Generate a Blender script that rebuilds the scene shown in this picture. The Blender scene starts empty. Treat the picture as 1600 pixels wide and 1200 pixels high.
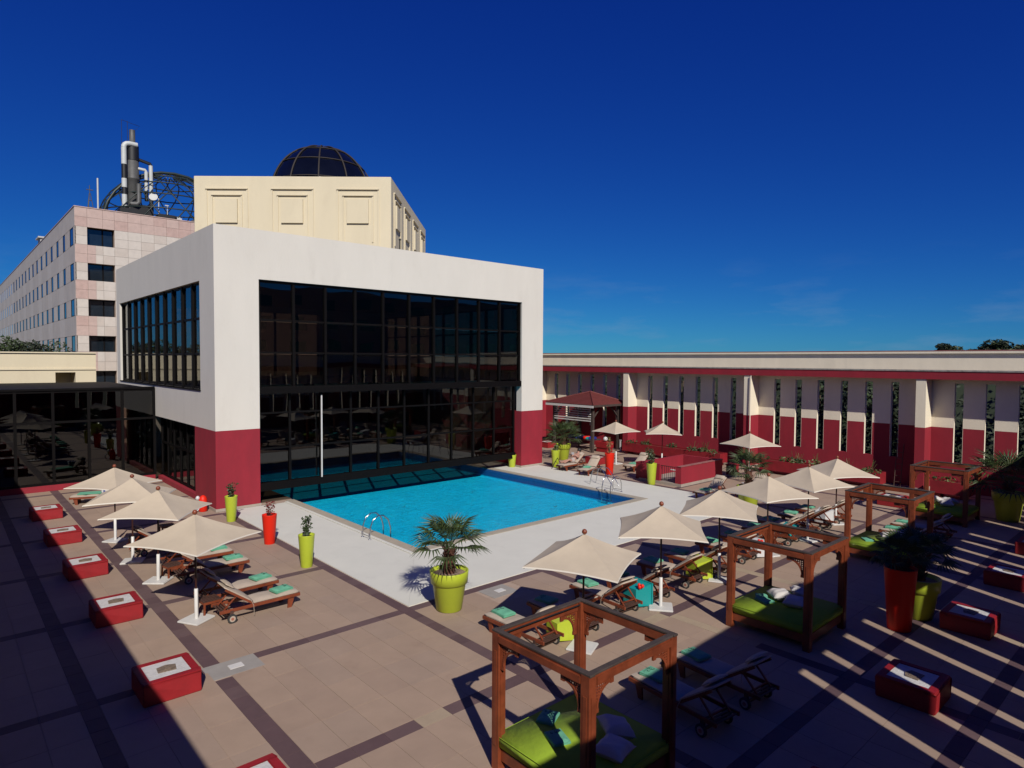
import bpy, bmesh, math, random
from mathutils import Vector, Matrix
random.seed(7)
R = math.radians
scene = bpy.context.scene
col = scene.collection

# ------------------------------------------------------------------ camera, sky, sun, exposure
YAW, PITCH, ROLL = 0.8385, -0.0364, 0.0054
fw = Vector((math.cos(YAW)*math.cos(PITCH), math.sin(YAW)*math.cos(PITCH), math.sin(PITCH)))
rt = Vector((math.sin(YAW), -math.cos(YAW), 0)); upv = rt.cross(fw)
rt, upv = rt*math.cos(ROLL)+upv*math.sin(ROLL), upv*math.cos(ROLL)-rt*math.sin(ROLL)
cd = bpy.data.cameras.new('camera'); cam = bpy.data.objects.new('camera', cd); col.objects.link(cam)
cd.sensor_width = 36; cd.lens = 1005.2/1600*36; cd.clip_start = .1; cd.clip_end = 4000
M3 = Matrix((rt, upv, -fw)).transposed()
cam.matrix_world = Matrix.Translation((0, 0, 6.4)) @ M3.to_4x4()
scene.camera = cam

SUN_EL = R(37.0); SUN_DIR = Vector((-.409, -.9126, 0)) * math.cos(SUN_EL) + Vector((0, 0, math.sin(SUN_EL)))
world = bpy.data.worlds.new('World'); scene.world = world; world.use_nodes = True
nt = world.node_tree; nt.nodes.clear()
sky = nt.nodes.new('ShaderNodeTexSky'); sky.sky_type = 'NISHITA'; sky.sun_disc = False
sky.sun_elevation = SUN_EL; sky.sun_rotation = math.atan2(SUN_DIR.x, SUN_DIR.y)
sky.altitude = 1500; sky.air_density = 1.0; sky.dust_density = 0.2; sky.ozone_density = 4.0
# deep polarised blue: one tone curve per colour channel, the same over the whole sky
sep = nt.nodes.new('ShaderNodeSeparateColor'); cmb = nt.nodes.new('ShaderNodeCombineColor')
def chan(i, p, k):
    a = nt.nodes.new('ShaderNodeMath'); a.operation = 'MULTIPLY'; a.inputs[1].default_value = .05
    b_ = nt.nodes.new('ShaderNodeMath'); b_.operation = 'POWER'; b_.inputs[1].default_value = p
    c_ = nt.nodes.new('ShaderNodeMath'); c_.operation = 'MULTIPLY'; c_.inputs[1].default_value = k/.05
    nt.links.new(sep.outputs[i], a.inputs[0]); nt.links.new(a.outputs[0], b_.inputs[0]); nt.links.new(b_.outputs[0], c_.inputs[0]); nt.links.new(c_.outputs[0], cmb.inputs[i])
chan(0, 1.35, .19); chan(1, 1.33, .78); chan(2, .74, .88)
bg = nt.nodes.new('ShaderNodeBackground'); bg.inputs[1].default_value = 0.05
wo = nt.nodes.new('ShaderNodeOutputWorld')
nt.links.new(sky.outputs[0], sep.inputs[0]); tc = nt.nodes.new('ShaderNodeTexCoord'); mpn = nt.nodes.new('ShaderNodeMapping'); mpn.inputs['Scale'].default_value = (3, 3, 14)
nz = nt.nodes.new('ShaderNodeTexNoise'); nz.inputs['Scale'].default_value = 2.2; nz.inputs['Detail'].default_value = 7; nz.inputs['Roughness'].default_value = .6
nt.links.new(tc.outputs['Generated'], mpn.inputs[0]); nt.links.new(mpn.outputs[0], nz.inputs['Vector'])
r1 = nt.nodes.new('ShaderNodeMapRange'); r1.inputs[1].default_value = .52; r1.inputs[2].default_value = .75; nt.links.new(nz.outputs[0], r1.inputs[0])
sx_ = nt.nodes.new('ShaderNodeSeparateXYZ'); nt.links.new(tc.outputs['Generated'], sx_.inputs[0])
r2 = nt.nodes.new('ShaderNodeMapRange'); r2.inputs[1].default_value = .16; r2.inputs[2].default_value = .03; r2.inputs[3].default_value = 0; r2.inputs[4].default_value = .3; nt.links.new(sx_.outputs[2], r2.inputs[0])
mm = nt.nodes.new('ShaderNodeMath'); mm.operation = 'MULTIPLY'; nt.links.new(r1.outputs[0], mm.inputs[0]); nt.links.new(r2.outputs[0], mm.inputs[1])
cm = nt.nodes.new('ShaderNodeMix'); cm.data_type = 'RGBA'; cm.inputs[7].default_value = (4.2, 6.0, 9.0, 1)
nt.links.new(mm.outputs[0], cm.inputs[0]); nt.links.new(cmb.outputs[0], cm.inputs[6]); nt.links.new(cm.outputs[2], bg.inputs[0]); nt.links.new(bg.outputs[0], wo.inputs[0])
sl = bpy.data.lights.new('sun', 'SUN'); sl.energy = 5.0; sl.angle = R(.53); sl.color = (1, .95, .87)
sun = bpy.data.objects.new('sun', sl); col.objects.link(sun)
sun.rotation_euler = SUN_DIR.to_track_quat('Z', 'Y').to_euler()
scene.view_settings.view_transform = 'Standard'; scene.view_settings.look = 'None'
scene.view_settings.exposure = 0; scene.view_settings.gamma = 1; scene.view_settings.use_curve_mapping = False
scene.render.engine = 'CYCLES'
scene.cycles.max_bounces = 10; scene.cycles.transparent_max_bounces = 24; scene.cycles.caustics_reflective = False
scene.cycles.caustics_refractive = False

# ------------------------------------------------------------------ materials
K_ = .735   # the colours below were measured against a weaker sun; this brings them to albedos
def mat(name, c, rough=.7, var=.0, vs=1.5, c2=None, bump=0., bs=30., metal=0., spec=.5, stretch=None, stain=0., stain_col=(.1, .09, .07), stain_scale=.6):
    m = bpy.data.materials.new(name); m.use_nodes = True; t = m.node_tree; b = t.nodes['Principled BSDF']
    L = t.links.new; N = t.nodes.new
    if not metal: c = tuple(x*K_ for x in c); c2 = tuple(x*K_ for x in c2) if c2 else None; stain_col = tuple(x*K_ for x in stain_col)
    b.inputs['Base Color'].default_value = (*c, 1); b.inputs['Roughness'].default_value = rough
    b.inputs['Metallic'].default_value = metal; b.inputs['Specular IOR Level'].default_value = spec
    g = N('ShaderNodeNewGeometry'); src = g.outputs['Position']
    if stretch:
        mp = N('ShaderNodeMapping'); mp.inputs['Scale'].default_value = stretch
        L(src, mp.inputs[0]); src = mp.outputs[0]
    out = None
    if var or c2:
        n = N('ShaderNodeTexNoise'); n.inputs['Scale'].default_value = vs; n.inputs['Detail'].default_value = 8
        n.inputs['Roughness'].default_value = .65
        L(src, n.inputs['Vector'])
        mr = N('ShaderNodeMapRange'); mr.inputs[1].default_value = .3; mr.inputs[2].default_value = .7
        L(n.outputs[0], mr.inputs[0])
        mx = N('ShaderNodeMix'); mx.data_type = 'RGBA'; L(mr.outputs[0], mx.inputs[0])
        d = c2 if c2 else tuple(x*(1-var) for x in c); e = c if c2 else tuple(min(1, x*(1+var)) for x in c)
        mx.inputs[6].default_value = (*e, 1); mx.inputs[7].default_value = (*d, 1)
        out = mx.outputs[2]
    if stain:
        n = N('ShaderNodeTexNoise'); n.inputs['Scale'].default_value = stain_scale; n.inputs['Detail'].default_value = 10
        n.inputs['Roughness'].default_value = .75; L(src, n.inputs['Vector'])
        mr = N('ShaderNodeMapRange'); mr.inputs[1].default_value = .55; mr.inputs[2].default_value = .75
        mr.inputs[4].default_value = stain; L(n.outputs[0], mr.inputs[0])
        mx = N('ShaderNodeMix'); mx.data_type = 'RGBA'; L(mr.outputs[0], mx.inputs[0])
        if out: L(out, mx.inputs[6])
        else: mx.inputs[6].default_value = (*c, 1)
        mx.inputs[7].default_value = (*stain_col, 1); out = mx.outputs[2]
    if out: L(out, b.inputs['Base Color'])
    if bump:
        n = N('ShaderNodeTexNoise'); n.inputs['Scale'].default_value = bs; n.inputs['Detail'].default_value = 6
        L(src, n.inputs['Vector'])
        bp = N('ShaderNodeBump'); bp.inputs['Strength'].default_value = bump; bp.inputs['Distance'].default_value = .02
        L(n.outputs[0], bp.inputs['Height']); L(bp.outputs[0], b.inputs['Normal'])
    return m

M = {}
M['white'] = mat('white_render', (.77, .725, .645), .85, .035, .8, bump=.15, bs=25, stain=.35, stain_col=(.58, .54, .47), stain_scale=1.1, stretch=(1, 1, .3))
M['red'] = mat('crimson_paint', (.315, .012, .028), .8, .14, 1.5, bump=.15, bs=20, stain=.3, stain_col=(.36, .035, .055), stain_scale=1.5, stretch=(1, 1, .4))
M['redroof'] = mat('terracotta_roof', (.16, .03, .025), .7, .2, 6, bump=.3, bs=15)
M['cream'] = mat('cream_render', (.79, .69, .49), .85, .05, .7, bump=.15, bs=20, stain=.3, stain_col=(.62, .50, .34), stain_scale=.9, stretch=(1, 1, .35))
M['gallery'] = mat('gallery_cream', (.96, .86, .67), .85, .06, 1.2, bump=.15, bs=20, stain=.35, stain_col=(.62, .55, .44), stain_scale=.7, stretch=(1, 1, .35))
M['ledge'] = mat('ledge_concrete', (.34, .31, .28), .9, .35, 5, bump=.4, bs=30)
M['stone_pink'] = mat('pink_stone', (.60, .44, .385), .6, .10, 2.5, bump=.05, bs=20)
M['stone_pink2'] = mat('pink_stone_dark', (.56, .39, .34), .6, .15, 2.5)
M['stone_mauve'] = mat('mauve_stone', (.62, .55, .48), .6, .1, .6)
M['stone_cream'] = mat('cream_stone', (.68, .61, .54), .6, .08, 2, stain=.25, stain_col=(.45, .38, .32))
M['stone_cream2'] = mat('cream_stone_pale', (.63, .55, .48), .6, .08, 2, stain=.25, stain_col=(.42, .35, .3))
M['stone_base'] = mat('plinth_stone', (.42, .36, .3), .8, .12, 3)
M['mortar'] = mat('mortar', (.47, .345, .265), .95, .1, 5)
tan = [(.42, .300, .220), (.405, .288, .213), (.433, .309, .226), (.409, .296, .222)]
for i, c in enumerate(tan):
    M['tan%d' % i] = mat('tan_tile_%s' % 'abcd'[i], c, .72, .07, 1.3, bump=.08, bs=14, stain=.5, stain_col=(.30, .20, .15), stain_scale=.8)
M['band'] = mat('plum_tile', (.125, .072, .075), .7, .12, 1.7, bump=.08, bs=14, stain=.3, stain_col=(.16, .11, .10), stain_scale=.9)
M['band2'] = mat('plum_tile_pale', (.148, .090, .090), .7, .12, 1.7, bump=.08, bs=14)
M['sand'] = mat('sand_tile', (.43, .33, .23), .72, .1, 2, bump=.08, bs=14)
M['greyslab'] = mat('grey_slab', (.36, .33, .30), .85, .1, 3, bump=.1)
M['deck'] = mat('deck_paint', (.76, .745, .665), .75, .04, .9, bump=.12, bs=9, stain=.5, stain_col=(.60, .58, .53), stain_scale=1.3)
M['coping'] = mat('coping_stone', (.46, .40, .31), .7, .1, 3)
M['grass'] = mat('dry_earth', (.09, .09, .04), .95, .4, .3)
M['frame'] = mat('dark_bronze', (.004, .003, .003), .6, .2, 4, spec=.12)
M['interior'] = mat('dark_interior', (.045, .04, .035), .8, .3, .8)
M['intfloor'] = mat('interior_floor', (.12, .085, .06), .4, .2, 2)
M['curtain'] = mat('curtain', (.30, .16, .09), .9, .2, 3)
M['canvas'] = mat('canvas', (.60, .50, .375), .9, .05, 2, bump=.35, bs=5)
M['canvashem'] = mat('canvas_hem', (.78, .72, .62), .9)
M['cushion'] = mat('cushion_fabric', (.52, .425, .335), .95, .06, 6, bump=.25, bs=18)
M['teak'] = mat('oiled_teak', (.23, .052, .020), .42, .35, 3, bump=.1, bs=30, stretch=(1, 1, 1))
M['teakdark'] = mat('weathered_teak', (.085, .04, .028), .6, .3, 5, bump=.15, bs=30)
M['dustwood'] = mat('dusty_top_wood', (.06, .042, .034), .8, .35, 6)
M['rubber'] = mat('rubber', (.04, .04, .04), .8)
M['hub'] = mat('wheel_hub', (.40, .14, .09), .6)
M['pole'] = mat('umbrella_pole', (.045, .012, .009), .4)
M['whitemetal'] = mat('white_metal', (.75, .73, .70), .45, .05, 4, stain=.3, stain_col=(.4, .3, .22), stain_scale=3)
M['towel'] = mat('mint_towel', (.15, .47, .30), .95, .08, 8, bump=.5, bs=70)
M['ink'] = mat('dark_ink', (.02, .06, .05), .9)
M['lime'] = mat('lime_plastic', (.52, .62, .045), .38, .04, 4)
M['limefab'] = mat('lime_fabric', (.36, .53, .03), .9, .08, 4, bump=.3, bs=10)
M['pillow'] = mat('pale_pillow', (.66, .62, .58), .95, .08, 5, bump=.35, bs=9)
M['orange'] = mat('scarlet_plastic', (.85, .025, .008), .5, spec=.3)
M['teal'] = mat('teal_plastic', (.01, .33, .33), .4)
M['whiteplastic'] = mat('white_plastic', (.72, .72, .72), .4)
M['soil'] = mat('soil', (.35, .25, .18), .95, .3, 12, bump=.5)
M['gravelwhite'] = mat('white_painted_top', (.66, .64, .62), .85, .1, 7, bump=.5, bs=25, stain=.6, stain_col=(.3, .22, .17), stain_scale=5)
M['planterred'] = mat('planter_red', (.33, .009, .014), .62, .15, 3, bump=.15, bs=18, stain=.3, stain_col=(.24, .03, .03), stain_scale=3)
M['troughred'] = mat('trough_red', (.27, .010, .018), .6, .2, 3)
M['drain'] = mat('drain_metal', (.23, .17, .12), .6, .5, 20, bump=.6, bs=30)
M['steel'] = mat('stainless', (.6, .6, .6), .18, metal=1)
M['gazwood'] = mat('grey_brown_wood', (.065, .045, .038), .7, .3, 5)
M['iron'] = mat('black_iron', (.015, .015, .015), .5)
M['lattice'] = mat('green_steel', (.02, .035, .032), .5)
M['stackgrey'] = mat('stack_grey', (.10, .10, .098), .55, .25, 2)
M['stripewhite'] = mat('stripe_white', (.62, .64, .62), .5, .08, 3)
M['black'] = mat('black_paint', (.010, .010, .012), .55)
M['bark'] = mat('palm_bark', (.13, .05, .03), .95, .5, 14, bump=1, bs=25)
M['bark2'] = mat('tree_bark', (.09, .06, .04), .95, .4, 8, bump=.6)
M['palm'] = mat('palm_green', (.070, .105, .026), .55, c2=(.035, .065, .018), vs=4)
M['palmdry'] = mat('palm_dry', (.23, .17, .06), .7, .2, 5)
M['leaf'] = mat('leaf_green', (.065, .095, .03), .6, c2=(.025, .05, .015), vs=3)
M['leafl'] = mat('leaf_light', (.14, .17, .045), .6, c2=(.06, .09, .025), vs=4)
M['leafd'] = mat('leaf_dark', (.030, .045, .017), .7, c2=(.010, .02, .007), vs=.8)
M['leafred'] = mat('leaf_red', (.20, .02, .02), .6, .3, 5)
M['skin'] = mat('skin', (.50, .26, .19), .6)
M['hair'] = mat('hair', (.012, .008, .006), .6)
M['shorts'] = mat('pale_cloth', (.50, .42, .38), .9, .2, 14)
M['blue'] = mat('blue_cloth', (.015, .03, .32), .8, .3, 6)
M['bluestripe'] = mat('blue_stripe', (.06, .09, .35), .9)
M['domerib'] = mat('dome_rib', (.03, .022, .018), .7)
M['domeglass'] = mat('dome_glass', (.004, .005, .010), .12, .3, 1)
M['winglass'] = mat('hotel_glass', (.012, .02, .03), .06, .3, 1, spec=.9)
M['pink_cap'] = mat('pink_coping', (.33, .12, .11), .8, .2, 3)
M['tankwhite'] = mat('tank_white', (.6, .6, .58), .6)

def glass_mat(name, tint, ior):
    m = bpy.data.materials.new(name); m.use_nodes = True; t = m.node_tree; t.nodes.clear(); L = t.links.new; N = t.nodes.new
    o = N('ShaderNodeOutputMaterial'); mx = N('ShaderNodeMixShader'); fr = N('ShaderNodeFresnel'); fr.inputs[0].default_value = ior
    tr = N('ShaderNodeBsdfTransparent'); tr.inputs[0].default_value = (*tint, 1)
    gl = N('ShaderNodeBsdfGlossy'); gl.inputs['Roughness'].default_value = 0.0; gl.inputs[0].default_value = (.9, .92, .92, 1)
    g = N('ShaderNodeNewGeometry'); n = N('ShaderNodeTexNoise'); n.inputs['Scale'].default_value = .45; n.inputs['Detail'].default_value = 1
    L(g.outputs['Position'], n.inputs['Vector'])
    bp = N('ShaderNodeBump'); bp.inputs['Strength'].default_value = .12; bp.inputs['Distance'].default_value = .06
    L(n.outputs[0], bp.inputs['Height']); L(bp.outputs[0], gl.inputs['Normal'])
    bk = N('ShaderNodeMath'); bk.operation = 'SUBTRACT'; bk.inputs[0].default_value = 1; L(g.outputs['Backfacing'], bk.inputs[1])
    ml = N('ShaderNodeMath'); ml.operation = 'MULTIPLY'; L(fr.outputs[0], ml.inputs[0]); L(bk.outputs[0], ml.inputs[1])
    L(ml.outputs[0], mx.inputs[0]); L(tr.outputs[0], mx.inputs[1]); L(gl.outputs[0], mx.inputs[2]); L(mx.outputs[0], o.inputs[0])
    return m
M['glass'] = glass_mat('tinted_glass', (.38, .36, .34), 1.7)
M['clear'] = glass_mat('open_pane_glass', (.4, .5, .5), 1.6)

def water_mat():
    m = bpy.data.materials.new('pool_water'); m.use_nodes = True; t = m.node_tree; t.nodes.clear(); L = t.links.new; N = t.nodes.new
    o = N('ShaderNodeOutputMaterial'); mx = N('ShaderNodeMixShader'); fr = N('ShaderNodeFresnel'); fr.inputs[0].default_value = 1.33
    tr = N('ShaderNodeBsdfTransparent'); gl = N('ShaderNodeBsdfGlossy'); gl.inputs['Roughness'].default_value = .03
    g = N('ShaderNodeNewGeometry'); mp = N('ShaderNodeMapping'); mp.inputs['Rotation'].default_value = (0, 0, R(20)); mp.inputs['Scale'].default_value = (1, 2.6, 1)
    L(g.outputs['Position'], mp.inputs[0])
    n = N('ShaderNodeTexNoise'); n.inputs['Scale'].default_value = 1.7; n.inputs['Detail'].default_value = 5; n.inputs['Distortion'].default_value = 1.2
    n2 = N('ShaderNodeTexNoise'); n2.inputs['Scale'].default_value = 7; n2.inputs['Detail'].default_value = 3; n2.inputs['Distortion'].default_value = .6
    L(mp.outputs[0], n.inputs['Vector']); L(mp.outputs[0], n2.inputs['Vector'])
    ad = N('ShaderNodeMath'); ad.operation = 'MULTIPLY_ADD'; ad.inputs[1].default_value = .35; L(n2.outputs[0], ad.inputs[0]); L(n.outputs[0], ad.inputs[2])
    bp = N('ShaderNodeBump'); bp.inputs['Strength'].default_value = .9; bp.inputs['Distance'].default_value = .16
    L(ad.outputs[0], bp.inputs['Height']); L(bp.outputs[0], gl.inputs['Normal']); L(bp.outputs[0], fr.inputs['Normal'])
    # light and dark ripple streaks painted into the tint, following the wave height
    mr = N('ShaderNodeMapRange'); mr.inputs[1].default_value = .45; mr.inputs[2].default_value = .95; L(ad.outputs[0], mr.inputs[0])
    mc = N('ShaderNodeMix'); mc.data_type = 'RGBA'; L(mr.outputs[0], mc.inputs[0])
    mc.inputs[6].default_value = (.26, .80, .93, 1); mc.inputs[7].default_value = (.62, .98, 1.0, 1)
    L(mc.outputs[2], tr.inputs[0])
    bk = N('ShaderNodeMath'); bk.operation = 'SUBTRACT'; bk.inputs[0].default_value = 1; L(g.outputs['Backfacing'], bk.inputs[1])
    ml = N('ShaderNodeMath'); ml.operation = 'MULTIPLY'; L(fr.outputs[0], ml.inputs[0]); L(bk.outputs[0], ml.inputs[1])
    L(ml.outputs[0], mx.inputs[0]); L(tr.outputs[0], mx.inputs[1]); L(gl.outputs[0], mx.inputs[2]); L(mx.outputs[0], o.inputs[0])
    return m
M['water'] = water_mat()
M['pooltile'] = mat('pool_tile', (.03, .80, 1.05), .5, .10, 1.2)
M['pooledge'] = mat('pool_edge_tile', (.015, .10, .30), .4, .2, 6)

# ------------------------------------------------------------------ builders
class MB:
    def __init__(s): s.v = []; s.f = []; s.m = []; s.sm = []
    def add(s, vs, fs, mi=0, smooth=False):
        o = len(s.v); s.v += [tuple(v) for v in vs]
        for f in fs: s.f.append(tuple(i+o for i in f)); s.m.append(mi); s.sm.append(smooth)
    def box(s, x0, x1, y0, y1, z0, z1, mi=0, T=None):
        vs = [Vector((x, y, z)) for z in (z0, z1) for y in (y0, y1) for x in (x0, x1)]
        if T: vs = [T @ v for v in vs]
        s.add(vs, [(0, 2, 3, 1), (4, 5, 7, 6), (0, 1, 5, 4), (2, 6, 7, 3), (0, 4, 6, 2), (1, 3, 7, 5)], mi)
    def bar(s, p, q, w, h=None, mi=0, up=(0, 0, 1)):
        h = h or w; p = Vector(p); q = Vector(q); d = (q-p).normalized(); u = Vector(up)
        if abs(d.dot(u)) > .98: u = Vector((1, 0, 0))
        a = d.cross(u).normalized(); b = a.cross(d)
        vs = [c + a*sx*w/2 + b*sy*h/2 for c in (p, q) for sx, sy in ((-1, -1), (1, -1), (1, 1), (-1, 1))]
        s.add(vs, [(3, 2, 1, 0), (4, 5, 6, 7), (0, 1, 5, 4), (1, 2, 6, 5), (2, 3, 7, 6), (3, 0, 4, 7)], mi)
    def tube(s, pts, r, n=8, mi=0, smooth=True):
        pts = [Vector(p) for p in pts]; rs = r if isinstance(r, (list, tuple)) else [r]*len(pts); rings = []
        prev = None
        for i, p in enumerate(pts):
            d = (pts[min(i+1, len(pts)-1)] - pts[max(i-1, 0)]).normalized()
            a = prev - d*prev.dot(d) if prev else d.cross(Vector((0, 0, 1)) if abs(d.z) < .9 else Vector((1, 0, 0)))
            a.normalize(); prev = a; b = d.cross(a)
            rings.append([p + (a*math.cos(2*math.pi*k/n)+b*math.sin(2*math.pi*k/n))*rs[i] for k in range(n)])
        vs = [v for g in rings for v in g]; fs = []
        for i in range(len(pts)-1):
            for k in range(n): fs.append((i*n+k, i*n+(k+1) % n, (i+1)*n+(k+1) % n, (i+1)*n+k))
        s.add(vs, fs, mi, smooth)
        o = (len(pts)-1)*n
        s.add(rings[0], [tuple(range(n))[::-1]], mi); s.add(rings[-1], [tuple(range(n))], mi)
    def lathe(s, prof, n=24, c=(0, 0, 0), mi=0, smooth=True, caps=True):
        vs = [(c[0]+r*math.cos(2*math.pi*k/n), c[1]+r*math.sin(2*math.pi*k/n), c[2]+z) for r, z in prof for k in range(n)]
        fs = [(i*n+k, i*n+(k+1) % n, (i+1)*n+(k+1) % n, (i+1)*n+k) for i in range(len(prof)-1) for k in range(n)]
        s.add(vs, fs, mi, smooth)
        if caps:
            s.add(vs[:n], [tuple(range(n))[::-1]], mi); s.add(vs[-n:], [tuple(range(n))], mi)
    def prism(s, poly, z0, z1, mi=0, T=None):
        n = len(poly); vs = [Vector((x, y, z0)) for x, y in poly]+[Vector((x, y, z1)) for x, y in poly]
        if T: vs = [T @ v for v in vs]
        s.add(vs, [tuple(range(n))[::-1], tuple(range(n, 2*n))]+[(k, (k+1) % n, n+(k+1) % n, n+k) for k in range(n)], mi)
    def mesh(s, name, mats, origin=None, bevel=0, seg=1):
        me = bpy.data.meshes.new(name)
        vs = s.v if origin is None else [(v[0]-origin[0], v[1]-origin[1], v[2]-origin[2]) for v in s.v]
        me.from_pydata(vs, [], s.f)
        for m in (mats if isinstance(mats, (list, tuple)) else [mats]): me.materials.append(M[m] if isinstance(m, str) else m)
        me.polygons.foreach_set('material_index', s.m); me.polygons.foreach_set('use_smooth', s.sm); me.update()
        if bevel:
            bm = bmesh.new(); bm.from_mesh(me)
            bmesh.ops.remove_doubles(bm, verts=bm.verts, dist=1e-5)
            bmesh.ops.bevel(bm, geom=bm.edges[:], offset=bevel, segments=seg, affect='EDGES', clamp_overlap=True)
            bm.to_mesh(me); bm.free()
        return me
    def build(s, name, mats, parent=None, origin=None, bevel=0, seg=1):
        return link(name, s.mesh(name, mats, origin, bevel, seg), parent)

def link(name, me, parent=None, loc=None, rot=None, scale=None):
    o = bpy.data.objects.new(name, me); col.objects.link(o)
    if parent: o.parent = parent
    if loc is not None: o.location = loc
    if rot is not None: o.rotation_euler = rot
    if scale is not None: o.scale = scale
    return o
def tag(o, label=None, cat=None, group=None, kind=None):
    if label: o['label'] = label
    if cat: o['category'] = cat
    if group: o['group'] = group
    if kind: o['kind'] = kind
    return o
def thing(name, loc, rz, label, cat, group=None):
    o = bpy.data.objects.new(name, None); col.objects.link(o); o.empty_display_size = .2
    o.location = loc; o.rotation_euler = (0, 0, rz); return tag(o, label, cat, group)
def struct(name, mb, mats, **k):
    return tag(mb.build(name, mats, **k), kind='structure')
CH = {}
def kids(o): return [c for c in bpy.data.objects if c.parent == o] if o.name not in CH else CH[o.name]
def freeze(o):
    CH[o.name] = [c for c in bpy.data.objects if c.parent == o]
    for c in CH[o.name]: freeze(c)
    return o
def copy_tree(o, parent=None):
    c = o.copy(); col.objects.link(c)
    if parent: c.parent = parent
    for ch in CH.get(o.name, []): copy_tree(ch, c)
    return c
class Proto:
    def __init__(s, maker): s.root = None; s.maker = maker; s.used = False
    def place(s, x, y, rz, label, z=0, group=None, scale=None):
        if s.root is None: s.root = s.maker(); freeze(s.root)
        o = s.root if not s.used else copy_tree(s.root)
        s.used = True
        o.location = (x, y, z); o.rotation_euler = (0, 0, rz); o['label'] = label
        if group: o['group'] = group
        if scale: o.scale = (scale,)*3
        return o
cube_me = {}
def unit(m):
    if m not in cube_me:
        b = MB(); b.box(-.5, .5, -.5, .5, -.5, .5); cube_me[m] = b.mesh('unit_'+m, m)
    return cube_me[m]
def piece(name, m, parent, x0, x1, y0, y1, z0, z1, org=(0, 0, 0)):
    return link(name, unit(m), parent, loc=((x0+x1)/2-org[0], (y0+y1)/2-org[1], (z0+z1)/2-org[2]), scale=(x1-x0, y1-y0, z1-z0))

# ------------------------------------------------------------------ ground
b = MB(); b.box(-900, 900, -900, 900, -3.2, -3.0); struct('ground', b, 'grass')
# paving base slab (mortar colour shows in the joints); pool hole left out
PX0, PX1, PY0, PY1 = 12.1, 24.2, 18.2, 36.0
b = MB()
for (a, c, d, e) in ((-14, 60, -16, PY0), (-14, 60, PY1, 70), (-14, PX0, PY0, PY1), (PX1, 60, PY0, PY1)):
    b.box(a, c, d, e, -.35, -.009)
paving = struct('courtyard_paving', b, 'mortar')
XB = [(1.85, 2.15), (4.03, 4.36), (8.72, 9.02), (13.6, 13.9), (18.2, 18.52), (22.9, 23.2), (27.5, 27.8), (32.2, 32.5), (36.6, 36.9)]
YB = [(2.65, 2.95), (4.8, 5.1), (9.18, 9.5), (13.72, 14.0), (18.3, 18.6), (22.9, 23.2), (27.5, 27.8), (32.1, 32.4), (36.5, 36.8)]
def in_solid(x, y):
    if 9.02 < x < 27.5 and y > 14.0: return True
    if x > 8.7 and y > 27.9 and x < 27.8: return True
    if y > 37.75 and x < 8.7: return True
    if 3.98 < x < 5.05 and 13.3 < y < 14.0: return True
    if 11.1 < x < 12.0 and 13.0 < y < 13.72: return True
    return x > 37.6
tiles = []
def seg_axis(bands, lo, hi):
    out = []; p = lo
    for a, c in bands:
        if a > p: out.append((p, a, False))
        out.append((a, c, True)); p = c
    if hi > p: out.append((p, hi, False))
    return out
def split(a, c, step):
    n = max(1, round((c-a)/step)); return [(a+(c-a)*i/n, a+(c-a)*(i+1)/n) for i in range(n)]
for (xa, xc, xb) in seg_axis(XB, -.5, 37.6):
    for (ya, yc, yb) in seg_axis(YB, -.55, 37.8):
        xs = [(xa, xc)] if xb else split(xa, xc, .62 if not yb else .62)
        ys = [(ya, yc)] if yb else split(ya, yc, .46 if xb else 1.15)
        for i, (x0, x1) in enumerate(xs):
            for j, (y0, y1) in enumerate(ys):
                cx, cy = (x0+x1)/2, (y0+y1)/2
                if in_solid(cx, cy): continue
                if xb or yb:
                    m = random.choice(('band', 'band', 'band2'))
                    if xb and xa > 18 and xa < 19 and cy < 11: m = 'sand'
                    if xb and 13 < xa < 14 and (7 < cy < 9.2 or 9.6 < cy < 10.2): m = 'sand'
                    if yb and 8 < ya < 10 and (6.5 < cx < 6.9 or 12.6 < cx < 13.6): m = 'sand'
                else: m = 'tan%d' % random.randrange(4)
                tiles.append((x0, x1, y0, y1, m, random.uniform(-.0012, .0012)))
def vis(t):
    cx, cy = (t[0]+t[1])/2, (t[2]+t[3])/2
    if not (math.atan2(cy, cx) > R(8) and math.atan2(cy, cx) < R(88) and math.hypot(cx, cy) > 8): return 1e6
    return math.hypot(cx, cy)
tiles.sort(key=vis)
G_ = .0035
for k, (x0, x1, y0, y1, m, dz) in enumerate(tiles[:300]):
    piece('tile', m, paving, x0+G_, x1-G_, y0+G_, y1-G_, -.008, dz)
b = MB(); mats_ = ['tan0', 'tan1', 'tan2', 'tan3', 'band', 'band2', 'sand']
for (x0, x1, y0, y1, m, dz) in tiles[300:]:
    b.box(x0+G_, x1-G_, y0+G_, y1-G_, -.008, dz, mats_.index(m))
tag(b.build('far_tiles', mats_, paving), kind='stuff')
for (x0, x1, y0, y1) in ((3.98, 5.05, 13.3, 14.0), (11.1, 12.0, 13.0, 13.72)):
    piece('drain_slab', 'greyslab', paving, x0+.004, x1-.004, y0+.004, y1-.004, -.008, .001)
    cx, cy = (x0+x1)/2+.05, (y0+y1)/2
    piece('drain_cover', 'whitemetal', paving, cx-.14, cx+.14, cy-.1, cy+.1, .001, .012)

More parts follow.
